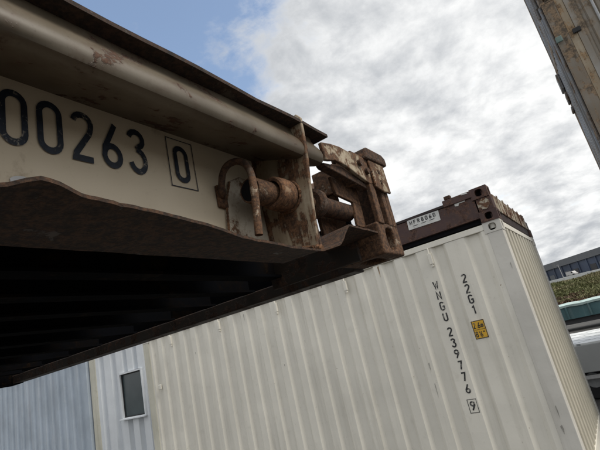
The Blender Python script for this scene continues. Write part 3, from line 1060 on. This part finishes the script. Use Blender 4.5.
# top chord: folded channel with a round outer bulge
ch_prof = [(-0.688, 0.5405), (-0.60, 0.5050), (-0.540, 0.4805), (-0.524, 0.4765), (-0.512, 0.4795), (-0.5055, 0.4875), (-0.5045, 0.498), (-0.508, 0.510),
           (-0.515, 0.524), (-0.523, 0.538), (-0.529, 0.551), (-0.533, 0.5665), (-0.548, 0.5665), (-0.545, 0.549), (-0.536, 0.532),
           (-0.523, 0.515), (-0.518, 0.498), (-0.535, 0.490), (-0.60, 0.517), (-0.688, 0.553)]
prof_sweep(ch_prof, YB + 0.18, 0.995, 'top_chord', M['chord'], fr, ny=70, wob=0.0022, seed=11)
# deck edge / lip above the chord
lip = MB()
nyl = 90
for j in range(nyl + 1):
    y = YB + 0.18 + (1.045 - YB - 0.18) * j / nyl
    wx = 0.004 * noise.noise(Vector((y * 5, 1, 2))) + 0.002 * noise.noise(Vector((y * 18, 4, 2)))
    wz = 0.003 * noise.noise(Vector((y * 4, 7, 2)))
    for x, z in ((-0.70, 0.5675), (EDG + wx, 0.568 + wz), (EDG + wx, 0.577 + wz), (-0.70, 0.5765)):
        lip.v.append(Vector((x, y, Z(z))))
for j in range(nyl):
    for i in range(4):
        i2 = (i + 1) % 4
        lip.f.append([j * 4 + i, j * 4 + i2, j * 4 + 4 + i2, j * 4 + 4 + i])
lip.f.append([0, 1, 2, 3])
lip.f.append([nyl * 4 + i for i in range(4)])
lip.build('chord_lip', M['chordedge'], fr)

# bottom flange: outer edge follows the bent edge seen in the photograph
edge_pts = [(-4.40, -0.50, 0.250), (-1.0, -0.50, 0.250), (0.0, -0.505, 0.250), (0.207, -0.508, 0.250), (0.232, -0.474, 0.252), (0.262, -0.480, 0.251), (0.294, -0.497, 0.250),
            (0.355, -0.505, 0.250), (0.44, -0.510, 0.249), (0.55, -0.520, 0.243), (0.64, -0.532, 0.236), (0.75, -0.530, 0.229), (0.86, -0.530, 0.226),
            (0.905, -0.523, 0.2245), (0.93, -0.518, 0.230), (0.965, -0.515, 0.238), (0.985, -0.515, 0.243), (1.00, -0.515, 0.252), (1.055, -0.515, 0.301), (1.065, -0.515, 0.3045), (1.245, -0.515, 0.302)]


def interp(tab, y):
    for a, b in zip(tab, tab[1:]):
        if y <= b[0]:
            t = 0 if b[0] == a[0] else (y - a[0]) / (b[0] - a[0])
            t = max(0, t)
            return [a[i] + (b[i] - a[i]) * t for i in range(1, len(a))]
    return list(tab[-1][1:])


mb = MB()
ysamp = [YB + 0.20 + i * 0.25 for i in range(19)]
y_ = ysamp[-1] + 0.02
while y_ < 1.245:
    ysamp.append(y_)
    y_ += 0.012
ysamp.append(1.245)
TH = 0.0055
NI = 6
for y in ysamp:
    ex, ez = interp(edge_pts, y)
    if y > 0.1:
        ex += 0.0018 * noise.noise(Vector((y * 30, 3, 9))) + 0.0020 * noise.noise(Vector((y * 80, 3, 9)))
        ez += 0.0015 * noise.noise(Vector((y * 26, 8, 9)))
    iz = 0.250 if y < 0.98 else 0.250 + (min(1, (y - 0.98) / 0.08)) * 0.050
    row = []
    for k in range(NI + 1):
        t = k / NI
        x = -0.70 + (ex + 0.70) * t
        z = iz + (ez - iz) * t ** 2.2 + 0.0012 * noise.noise(Vector((y * 12, t * 4, 1)))
        row.append((x, z))
    ring = [(x, z) for x, z in row] + [(x, z + TH) for x, z in reversed(row)]
    for x, z in ring:
        mb.v.append(Vector((x, y, Z(z))))
c = 2 * (NI + 1)
for j in range(len(ysamp) - 1):
    for i in range(c):
        i2 = (i + 1) % c
        mb.f.append([j * c + i, j * c + i2, (j + 1) * c + i2, (j + 1) * c + i])
mb.f.append(list(range(c)))
mb.f.append([(len(ysamp) - 1) * c + i for i in range(c)])
mb.build('bottom_flange', M['flange'], fr, smooth=True)

# number on the web
yy0 = {'a': 0.302, 'b': 0.366, 'c': 0.430, 'd': 0.487, 'e': 0.543}
u, v_, n_ = (0, 1, 0), (0, 0, 1), (1, 0, 0)
H_ = 0.104
for c, yc in zip('00263', (0.2985, 0.3560, 0.4150, 0.4722, 0.5300)):
    mb = MB()
    glyph(mb, c, (BX + 0.0012, yc - 0.0165, Z(0.412)), (0, 0.80, 0), v_, n_, H_, 0.0128, 0.0012)
    mb.build('digit', M['ink'], fr)
mb = MB()
glyph(mb, '0', (BX + 0.0012, 0.6440 - 0.0150, Z(0.417)), (0, 0.85, 0), v_, n_, 0.092, 0.0125, 0.0012)
mb.build('digit', M['ink'], fr)
mb = MB()
ya, yb, za, zb, s_ = 0.608, 0.684, Z(0.404), Z(0.525), 0.0022
for q in ((ya, yb, za, za + s_), (ya, yb, zb - s_, zb), (ya, ya + s_, za + s_, zb - s_), (yb - s_, yb, za + s_, zb - s_)):
    mb.quad((BX + 0.002, q[0], q[2]), (BX + 0.002, q[1], q[2]), (BX + 0.002, q[1], q[3]), (BX + 0.002, q[0], q[3]))
mb.build('check_digit_box', M['ink'], fr)
mb = MB()
poly = [(0.3075 + 0.017 * math.cos(a) * (1 + 0.12 * math.sin(3 * a)), 0.348 + 0.012 * math.sin(a)) for a in [i * math.pi / 9 for i in range(18)]]
mb.prism(poly, (BX + 0.001, 0, EYE), (0, 1, 0), (0, 0, 1), (1, 0, 0), 0.0015)
mb.build('paint_patch', M['vanwhite'], fr)
mb = MB()
poly = [(0.262 + 0.014 * math.cos(a), 0.356 + 0.014 * math.sin(a)) for a in [i * math.pi / 9 for i in range(18)]]
mb.prism(poly, (BX + 0.001, 0, EYE), (0, 1, 0), (0, 0, 1), (1, 0, 0), 0.0015)
mb.build('marking_dot', M['ink'], fr)

# pale speckled doubler plate below the handle
mb = MB()
poly = [(0.745, 0.26), (0.765, 0.40), (0.790, 0.450), (0.83, 0.470), (0.90, 0.465), (0.905, 0.26)]
mb.prism(poly, (BX + 0.0015, 0, EYE), (0, 1, 0), (0, 0, 1), (1, 0, 0), 0.006)
mb.build('doubler_plate', M['speck'], fr, bevel=0.002)

AX, AZ = -0.588, 0.392
# gusset: plate across the beam
GY = 0.905
mb = MB()
gp = [(-0.682, 0.262), (-0.536, 0.238), (-0.527, 0.300), (-0.521, 0.355), (-0.5155, 0.410), (-0.508, 0.455), (-0.502, 0.495), (-0.499, 0.545), (-0.497, 0.583), (-0.508, 0.598), (-0.528, 0.590), (-0.535, 0.567), (-0.682, 0.560)]
mb.prism(gp, (0, GY, EYE), (1, 0, 0), (0, 0, 1), (0, 1, 0), 0.012)
mb.build('gusset_plate', M['gusset'], fr, bevel=0.0025)

# weld beads along the gusset and at its foot
def weld(pts, rad, name='weld_bead', seed=0):
    P = []
    for a, b in zip(pts, pts[1:]):
        a, b = Vector(a), Vector(b)
        n__ = max(2, int((b - a).length / 0.0035))
        P += [a.lerp(b, i / n__) for i in range(n__)]
    P.append(Vector(pts[-1]))
    rr = [rad * (0.75 + 0.45 * abs(math.sin(i * 1.1 + seed)) + 0.25 * noise.noise(Vector((i * 0.7, seed, 0)))) for i in range(len(P))]
    MB().tube(P, rr, 8).build(name, M['collar'], fr, smooth=True)


weld([(-0.678, GY - 0.001, Z(0.30)), (-0.678, GY - 0.001, Z(0.52))], 0.0045, seed=1)
weld([(-0.675, GY - 0.001, Z(0.262)), (-0.60, GY - 0.001, Z(0.255)), (-0.545, GY - 0.001, Z(0.243))], 0.004, seed=2)
weld([(-0.545, GY + 0.004, Z(0.241)), (-0.525, GY + 0.004, Z(0.234))], 0.0075, seed=3)
weld([(AX + 0.041 * math.cos(a), GY - 0.002, Z(AZ) + 0.041 * math.sin(a)) for a in [i * math.pi / 8 for i in range(17)]], 0.0035, seed=4)
weld([(-0.514, 1.272, Z(0.343)), (-0.514, 1.298, Z(0.343))], 0.0035, seed=5)
weld([(-0.672, 0.748, Z(0.262)), (-0.672, 0.764, Z(0.39)), (-0.672, 0.788, Z(0.446))], 0.0028, seed=6)
weld([(-0.497, 1.289, Z(0.470)), (-0.497, 1.284, Z(0.550))], 0.0035, seed=7)

# second, inner gusset and stiffener beyond
mb = MB()
mb.prism([(-0.682, 0.262), (-0.575, 0.262), (-0.575, 0.34), (-0.59, 0.46), (-0.682, 0.50)], (0, 0.990, EYE), (1, 0, 0), (0, 0, 1), (0, 1, 0), 0.010)
mb.build('gusset_plate', M['rust_dark'], fr, bevel=0.002)

# hinge pin: hollow tube, collar, discs and inner pipe, all on one axis
AX, AZ = -0.588, 0.392


def lathe(prof, name, mat, dz=0.0, dx=0.0, seg=28, bevel=0.0):
    mb = MB().lathe_y(prof, AX + dx, Z(AZ + dz), seg)
    return mb.build(name, mat, fr, smooth=True, bevel=bevel)


pin = lathe([(0.770, 0.0275), (0.770, 0.030), (0.774, 0.032), (0.905, 0.032), (0.905, 0.027)], 'hinge_pin', M['rust'], dx=-0.012)
lathe([(0.771, 0.0), (0.771, 0.0275), (0.790, 0.0275), (0.790, 0.0)], 'pin_mouth_shade', M['black'], dx=-0.012)  # black disc painted as the shade inside the open tube end
lathe([(0.834, 0.030), (0.834, 0.037), (0.838, 0.041), (0.866, 0.043), (0.890, 0.0415), (0.8945, 0.040), (0.8945, 0.030)], 'collar', M['collar'])
lathe([(0.919, 0.012), (0.919, 0.043), (0.925, 0.047), (0.945, 0.047), (0.950, 0.040), (0.950, 0.012)], 'collar', M['collar'])
lathe([(0.951, 0.0), (0.951, 0.020), (1.010, 0.019), (1.010, 0.0)], 'hinge_pin', M['rust'])
lathe([(1.011, 0.0), (1.011, 0.034), (1.018, 0.043), (1.034, 0.043), (1.052, 0.036), (1.060, 0.028), (1.225, 0.028), (1.225, 0.0)], 'pivot_roller', M['rust_dark'])
# bent rod handle
pth = []
foot = Vector((-0.668, 0.785, Z(0.415)))
pts_h = [(-0.672, 0.7512, 0.3993), (-0.658, 0.7381, 0.4017), (-0.652, 0.7359, 0.4248), (-0.645, 0.7379, 0.4485), (-0.63, 0.7418, 0.4639), (-0.61, 0.7496, 0.4674), (-0.59, 0.7533, 0.4566), (-0.572, 0.7478, 0.4316), (-0.56, 0.7363, 0.401), (-0.556, 0.7302, 0.371), (-0.556, 0.7268, 0.3416), (-0.557, 0.723, 0.3131), (-0.558, 0.7211, 0.2854), (-0.559, 0.7182, 0.2604)]
HP = [Vector((a, b, Z(c_))) for a, b, c_ in pts_h]


def smooth_path(P, it=2):
    for _ in range(it):
        Q = [P[0]]
        for a, b in zip(P, P[1:]):
            Q += [a.lerp(b, 0.25), a.lerp(b, 0.75)]
        Q.append(P[-1])
        P = Q
    return P


HPs = smooth_path(HP, 2)
i_split = int(len(HPs) * 0.62)
hd = MB().tube(HPs[:i_split + 1], [0.0085 + 0.0006 * noise.noise(p * 60) for p in HPs[:i_split + 1]], 14).build('handle', M['rust_dark'], fr, smooth=True)
MB().tube(HPs[i_split:], [0.0088 + 0.0008 * noise.noise(p * 60) for p in HPs[i_split:]], 14).build('handle_grip', M['rodpaint'], hd, smooth=True)
MB().box(BX + 0.0005, BX + 0.012, 0.737, 0.767, Z(0.371), Z(0.429)).build('handle_foot', M['rust'], hd, bevel=0.004)

# bracket between the chord and the corner
mb = MB()
br = [(1.005, 0.487), (1.000, 0.541), (1.055, 0.552), (1.11, 0.558), (1.16, 0.556), (1.20, 0.562), (1.245, 0.562), (1.295, 0.556), (1.305, 0.480), (1.27, 0.468), (1.20, 0.480), (1.12, 0.498), (1.06, 0.500), (1.03, 0.492)]
mb.prism(br, (-0.515, 0, EYE), (0, 1, 0), (0, 0, 1), (1, 0, 0), 0.012)
mb.build('hinge_bracket', M['patch'], fr, bevel=0.003)
for yy, zz_ in ((1.215, 0.528), (1.255, 0.508)):
    MB().tube([(-0.506, yy, Z(zz_)), (-0.492, yy, Z(zz_))], 0.011, 10).build('bolt', M['rust_dark'], fr, smooth=True)
mb = MB()
mb.prism([(1.01, 0.487), (1.02, 0.478), (1.27, 0.455), (1.30, 0.468), (1.27, 0.470), (1.12, 0.500)], (-0.545, 0, EYE), (0, 1, 0), (0, 0, 1), (1, 0, 0), 0.028)
mb.build('bracket_underside', M['rust_dark'], fr, bevel=0.003)
MB().box(-0.665, -0.520, 1.19, 1.205, Z(0.46), Z(0.55)).build('bracket_web', M['rust'], fr, bevel=0.003)
MB().box(-0.59, -0.515, 1.205, 1.30, Z(0.563), Z(0.578)).build('bracket_cap', M['rust_dark'], fr, bevel=0.004)

# inner rust plate with slot behind the pipe
mb = MB()
mb.prism([(1.12, 0.300), (1.115, 0.40), (1.10, 0.47), (1.27, 0.478), (1.285, 0.33), (1.275, 0.300)], (-0.640, 0, EYE), (0, 1, 0), (0, 0, 1), (1, 0, 0), 0.012)
mb.build('cheek_plate', M['rust'], fr, bevel=0.002)
mb = MB()
mb.prism([(1.115, 0.425), (1.265, 0.412), (1.268, 0.480), (1.105, 0.482)], (-0.565, 0, EYE), (0, 1, 0), (0, 0, 1), (1, 0, 0), 0.010)
mb.prism([(1.205, 0.335), (1.262, 0.335), (1.268, 0.412), (1.215, 0.4165)], (-0.565, 0, EYE), (0, 1, 0), (0, 0, 1), (1, 0, 0), 0.010)
mb.build('cheek_plate', M['rust'], fr, bevel=0.002)

# corner: casting, post strips, pale plate, cap block
ys0, ys1 = 1.248, 1.408
cc = MB().casting(-0.672, -0.510, ys0, ys1, Z(0.236), Z(0.341), 'XYz')
cc.build('corner_casting', M['rust'], fr, bevel=0.007, smooth=False, seg=3)
MB().box(-0.522, -0.505, 1.262, 1.298, Z(0.336), Z(0.575)).build('post_strip', M['rust'], fr, bevel=0.003)
MB().box(-0.534, -0.508, 1.345, 1.372, Z(0.336), Z(0.575)).build('post_strip', M['rust'], fr, bevel=0.003)
MB().box(-0.534, -0.508, 1.375, 1.403, Z(0.336), Z(0.575)).build('post_strip', M['rust'], fr, bevel=0.003)
mb = MB()
mb.prism([(1.290, 0.462), (1.285, 0.556), (1.402, 0.560), (1.408, 0.456), (1.345, 0.452)], (-0.504, 0, EYE), (0, 1, 0), (0, 0, 1), (1, 0, 0), 0.008)
mb.build('post_plate', M['patch'], fr, bevel=0.003)
for zz_ in (0.525, 0.487):
    MB().tube([(-0.497, 1.345, Z(zz_)), (-0.4935, 1.345, Z(zz_))], 0.008, 10).build('rust_pit', M['rust_dark'], fr, smooth=True)
mb = MB()
mb.prism([(1.262, 0.556), (1.268, 0.592), (1.285, 0.600), (1.405, 0.602), (1.428, 0.592), (1.430, 0.562)], (-0.640, 0, EYE), (0, 1, 0), (0, 0, 1), (1, 0, 0), 0.150)
mb.build('cap_block', M['rust_dark'], fr, bevel=0.006)
MB().box(-0.63, -0.535, 1.39, 1.41, Z(0.336), Z(0.555)).build('rear_plate', M['rust_dark'], fr, bevel=0.003)

MB().box(-0.95, -0.590, 1.236, 1.2475, Z(0.237), Z(0.36)).build('end_rail_face', M['edge_dark'], fr, bevel=0.004)
# pale little bars seen through the gap behind the gusset
MB().box(-0.760, -0.742, 1.235, 1.255, Z(0.42), Z(0.66)).build('tie_bar', M['patch'], fr, bevel=0.003)
MB().tube([(-0.70, 1.20, Z(0.47)), (-0.74, 1.30, Z(0.56)), (-0.78, 1.40, Z(0.60))], 0.013, 10).build('tie_rod', M['rust'], fr, smooth=True)

# end rail, far side beam, stringers, cross members, deck
FX = -3.36
MB().box(FX + 0.17, -0.672, 1.335, YE - 0.008, Z(0.228), Z(0.275)).build('end_rail', M['edge_dark'], fr, bevel=0.004)
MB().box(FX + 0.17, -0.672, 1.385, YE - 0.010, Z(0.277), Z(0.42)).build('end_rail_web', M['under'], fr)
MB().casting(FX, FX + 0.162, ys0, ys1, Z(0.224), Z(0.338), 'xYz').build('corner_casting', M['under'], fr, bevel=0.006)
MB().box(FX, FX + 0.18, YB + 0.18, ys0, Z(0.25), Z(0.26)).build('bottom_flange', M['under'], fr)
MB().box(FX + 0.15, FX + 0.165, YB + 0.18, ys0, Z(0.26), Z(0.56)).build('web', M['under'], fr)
for sgx in (0, 1):
    xa = FX if sgx == 0 else -0.672
    MB().casting(xa, xa + 0.162, YB, YB + 0.178, Z(0.224), Z(0.338), 'Xxyz').build('corner_casting', M['rust_dark'], fr, bevel=0.006)
    MB().box(xa + 0.01, xa + 0.15, YB + 0.01, YB + 0.16, Z(0.338), Z(0.56)).build('corner_post', M['rust_dark'], fr, bevel=0.004)
MB().box(FX + 0.165, -0.672, YB, YB + 0.12, Z(0.23), Z(0.50)).build('end_rail', M['rust_dark'], fr, bevel=0.004)
sp = None
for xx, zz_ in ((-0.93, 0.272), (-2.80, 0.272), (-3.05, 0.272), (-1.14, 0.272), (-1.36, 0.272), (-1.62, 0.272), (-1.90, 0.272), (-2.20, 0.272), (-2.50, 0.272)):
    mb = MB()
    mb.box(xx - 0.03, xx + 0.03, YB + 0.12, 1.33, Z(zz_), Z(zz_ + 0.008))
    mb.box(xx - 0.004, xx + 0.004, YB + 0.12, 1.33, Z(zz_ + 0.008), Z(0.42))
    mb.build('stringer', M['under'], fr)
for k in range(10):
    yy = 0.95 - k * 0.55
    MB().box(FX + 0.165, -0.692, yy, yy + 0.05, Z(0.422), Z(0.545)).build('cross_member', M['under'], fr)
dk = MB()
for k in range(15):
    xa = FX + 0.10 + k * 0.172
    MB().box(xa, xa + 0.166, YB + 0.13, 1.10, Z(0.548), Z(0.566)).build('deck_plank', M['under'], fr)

# supports under the rack, behind the camera
for k, yy in enumerate((-1.6, -4.2)):
    t = thing('steel_trestle', (-1.8, yy, 0), 'dark steel trestle holding the rusty flat rack, ' + ('nearer the numbered end' if k == 0 else 'farther from the numbered end'), 'trestle', 'trestles under the flat rack')
    MB().box(-2.95, -0.55, yy - 0.10, yy + 0.10, Z(0.05), Z(0.250)).build('beam', M['dark_steel'], t, bevel=0.006)
    for xx in (-2.75, -0.80):
        MB().box(xx - 0.07, xx + 0.07, yy - 0.07, yy + 0.07, 0.02, Z(0.05)).build('leg', M['dark_steel'], t, bevel=0.006)
        MB().box(xx - 0.2, xx + 0.2, yy - 0.25, yy + 0.25, 0.0, 0.02).build('foot_plate', M['dark_steel'], t)
    MB().tube([(-2.68, yy, 0.3), (-0.87, yy, 1.6)], 0.03, 8).build('brace', M['dark_steel'], t)

# ------------------------------------------------------------------ yard behind the white container
t = thing('flatbed_trailer', (-3.4, 9.95, 0), 'parked flatbed trailer with white tread-plate deck and pale grey side boards', 'trailer')
zt = 0.90
MB().box(-7.0, 0.12, 8.72, 11.20, zt - 0.03, zt).build('deck', M['tread'], t, bevel=0.004)
for k in range(4):
    a = -7.0 + k * 1.78
    MB().box(a + 0.01, a + 1.76, 8.70, 8.735, zt - 0.45, zt - 0.031).build('side_board', M['grey_side'], t, bevel=0.006)
MB().box(-7.0, 0.12, 8.74, 8.80, zt - 0.56, zt - 0.50).build('side_rail', M['vanwhite'], t, bevel=0.005)
MB().box(-7.0, 0.10, 9.3, 9.42, zt - 0.35, zt - 0.04).build('chassis_beam', M['dark_steel'], t)
MB().box(-7.0, 0.10, 10.5, 10.62, zt - 0.35, zt - 0.04).build('chassis_beam', M['dark_steel'], t)
for xx in (-5.9, -4.8, -0.75):
    for yy in (8.98, 10.75):
        wh = MB()
        wh.lathe_y([(yy - 0.11, 0.12), (yy - 0.11, 0.28), (yy - 0.08, 0.30), (yy + 0.08, 0.30), (yy + 0.11, 0.28), (yy + 0.11, 0.12)], xx, 0.30, 24)
        tw = wh.build('wheel', M['rubber'], t, smooth=True)
        rm = MB().lathe_y([(yy - 0.09, 0.0), (yy - 0.09, 0.12), (yy + 0.09, 0.12), (yy + 0.09, 0.0)], xx, 0.30, 16).build('rim', M['galv'], tw, smooth=True)

t = thing('tipper_body', (-2.5, 26, 0), 'teal open skip body with a crumpled pale tarpaulin rim, beyond the flatbed trailer', 'skip')
b = MB()
b.box(-9, 3.0, 25.0, 25.08, 0.55, 1.22)
b.box(-9, 3.0, 27.3, 27.38, 0.55, 1.22)
b.box(-9, -8.92, 25.08, 27.3, 0.55, 1.22)
b.box(2.92, 3.0, 25.08, 27.3, 0.55, 1.22)
b.build('body', M['teal'], t, bevel=0.01)
for k in range(13):
    MB().box(-8.9 + k * 0.96, -8.82 + k * 0.96, 24.94, 24.998, 0.57, 1.18).build('stiffener', M['teal'], t)
tp = MB()
n_ = 90
for i in range(n_ + 1):
    x = -9.1 + 12.2 * i / n_
    q = noise.noise(Vector((x * 1.7, 0, 0))) * 0.05
    for (y, z) in ((24.93, 1.12 + q), (24.90, 1.22 + q * 0.6), (25.2, 1.285 + q), (26.2, 1.30 + q), (27.4, 1.26)):
        tp.v.append(Vector((x, y, z)))
for i in range(n_):
    for j in range(4):
        tp.f.append([i * 5 + j, i * 5 + j + 1, i * 5 + j + 6, i * 5 + j + 5])
tp.build('tarpaulin', M['teal_light'], t, smooth=True)
MB().box(-8.8, 2.8, 25.3, 27.1, 0.30, 0.548).build('chassis', M['dark_steel'], t)
for xx in (-7, -5.8, 0.4, 1.5):
    for yy in (25.3, 27.0):
        MB().lathe_y([(yy - 0.12, 0.0), (yy - 0.12, 0.42), (yy + 0.12, 0.42), (yy + 0.12, 0.0)], xx, 0.43, 18).build('wheel', M['rubber'], t, smooth=True)

# low pale retaining wall on the brow of the bank
wl = thing('retaining_wall', (-2, 86.5, 3.9), 'long low pale concrete wall along the top of the overgrown bank', 'wall')
for k in range(24):
    xa = -50 + k * 4.0
    MB().box(xa, xa + 3.97, 86.2, 86.6, 3.2, 4.45 + 0.02 * (k % 3)).build('wall_panel', M['concrete'], wl, bevel=0.03)

# scrub on the bank
def clumps(name, n, yr, zlim, hr, mat, seed, wid=0.10):
    rnd = random.Random(seed)
    vs, fs = [], []
    for i in range(n):
        y = rnd.uniform(*yr)
        x = rnd.uniform(-0.17, 0.10) * y * 1.0
        dens = noise.noise(Vector((x * 0.25, y * 0.25, seed)))
        if dens < -0.25 and rnd.random() < 0.7:
            continue
        h0 = terrain_h(x, y)
        hgt = rnd.uniform(*hr) * (1.0 + 0.8 * max(0, dens))
        for k in range(5):
            a = rnd.uniform(0, 6.28)
            ox, oy = rnd.uniform(-0.35, 0.35), rnd.uniform(-0.35, 0.35)
            lx, ly = math.cos(a) * wid, math.sin(a) * wid
            b = len(vs)
            z_ = h0 + rnd.uniform(0, hgt * 0.6)
            tipx, tipy = rnd.uniform(-0.3, 0.3), rnd.uniform(-0.3, 0.3)
            vs += [(x + ox - lx, y + oy - ly, z_), (x + ox + lx, y + oy + ly, z_), (x + ox + tipx + lx * .5, y + oy + tipy, z_ + hgt * 0.6), (x + ox + tipx - lx * 0.6, y + oy + tipy, z_ + hgt * 0.45)]
            fs.append((b, b + 1, b + 2, b + 3))
    me = bpy.data.meshes.new(name)
    me.from_pydata(vs, [], fs)
    me.materials.append(mat)
    o = bpy.data.objects.new(name, me)
    COL.objects.link(o)
    return tag(o, kind='stuff')


o = clumps('green_scrub', 16000, (60, 83), 0, (0.2, 0.5), M['scrub'], 4)
tag(o, 'green and olive scrub covering the upper bank below the pale wall', 'scrub')
o = clumps('brown_weeds', 8000, (46, 64), 0, (0.15, 0.4), M['weeds'], 9)
tag(o, 'red-brown dry weeds along the foot of the bank', 'weeds')

# warehouse
wh = thing('warehouse', (0, 250, 0), 'long low dark blue warehouse with grey roof fascia, far behind the bank', 'warehouse')
A = Vector((-60, 292, 0))
B = Vector((40, 205, 0))
d = (B - A).normalized()
nrm_ = Vector((d.y, -d.x, 0))
if nrm_.y > 0:
    nrm_ = -nrm_
Lh = (B - A).length
zr, zf, zb0 = 18.4, 15.4, 8.0


def wbox(a, b, o0, o1, z0, z1, name, mat, parent, bevel=0.0):
    """box along the wall: a..b along d, o0..o1 outward"""
    mb = MB()
    poly = [(a, o0), (b, o0), (b, o1), (a, o1)]
    mb.prism(poly, A + Vector((0, 0, z0)), d, nrm_, (0, 0, 1), z1 - z0)
    return mb.build(name, mat, parent, bevel=bevel)


wbox(0, Lh, -30, 0, zb0, zf, 'wall', M['navy_clad'], wh)
wbox(-1, Lh + 1, -31, 0.8, zf, zr, 'roof_fascia', M['fascia'], wh)
for k in range(26):
    a = 2 + k * 5.0
    wbox(a, a + 0.5, 0.01, 0.5, zb0, zf - 0.02, 'column', M['navy_clad'], wh)
    if k % 3 != 1:
        dd_ = wbox(a + 1.0, a + 4.2, 0.005, 0.15, zb0 + 1.2, zb0 + 4.4, 'loading_door', M['fascia'] if k % 2 else M['dark_steel'], wh)
for (nm, a, mat, lab) in (('parked_van', 68, M['vanwhite'], 'small pale van parked before the far warehouse'),):
    pos = A + d * a + nrm_ * 8
    gz = terrain_h(pos.x, pos.y)
    v = thing(nm, (pos.x, pos.y, gz), lab, 'van' if 'van' in nm else 'truck')
    poly = [(0, 0.5), (4.9, 0.5), (4.9, 1.1), (4.2, 1.4), (3.6, 2.2), (0, 2.3)]
    mb = MB()
    mb.prism(poly, pos + Vector((0, 0, gz)), d, (0, 0, 1), nrm_, 2.0)
    mb.build('body', mat, v, bevel=0.08)
    mb = MB()
    mb.prism([(3.0, 1.4), (4.0, 1.4), (3.5, 2.05), (3.0, 2.05)], pos + Vector((0, 0, gz)) + nrm_ * 2.01, d, (0, 0, 1), nrm_, 0.02)
    mb.build('side_window', M['black'], v)
    for q in (0.9, 3.9):
        for side in (0.0, 2.02):
            c0 = pos + d * q + Vector((0, 0, gz + 0.38)) + nrm_ * (side - 0.02)
            MB().tube([c0, c0 + nrm_ * 0.2 * (1 if side else -1)], 0.38, 14).build('wheel', M['rubber'], v)
pp = A + d * 70 + nrm_ * 14
gz = terrain_h(pp.x, pp.y)
lp = thing('light_pole', (pp.x, pp.y, gz), 'thin pale pole standing in front of the far warehouse', 'pole')
MB().tube([(pp.x, pp.y, gz), (pp.x - 0.3, pp.y, gz + 6.2)], [0.18, 0.1], 8).build('pole', M['galv'], lp)
MB().box(pp.x - 0.9, pp.x - 0.1, pp.y - 0.15, pp.y + 0.15, gz + 6.2, gz + 6.4).build('lamp_head', M['galv'], lp)
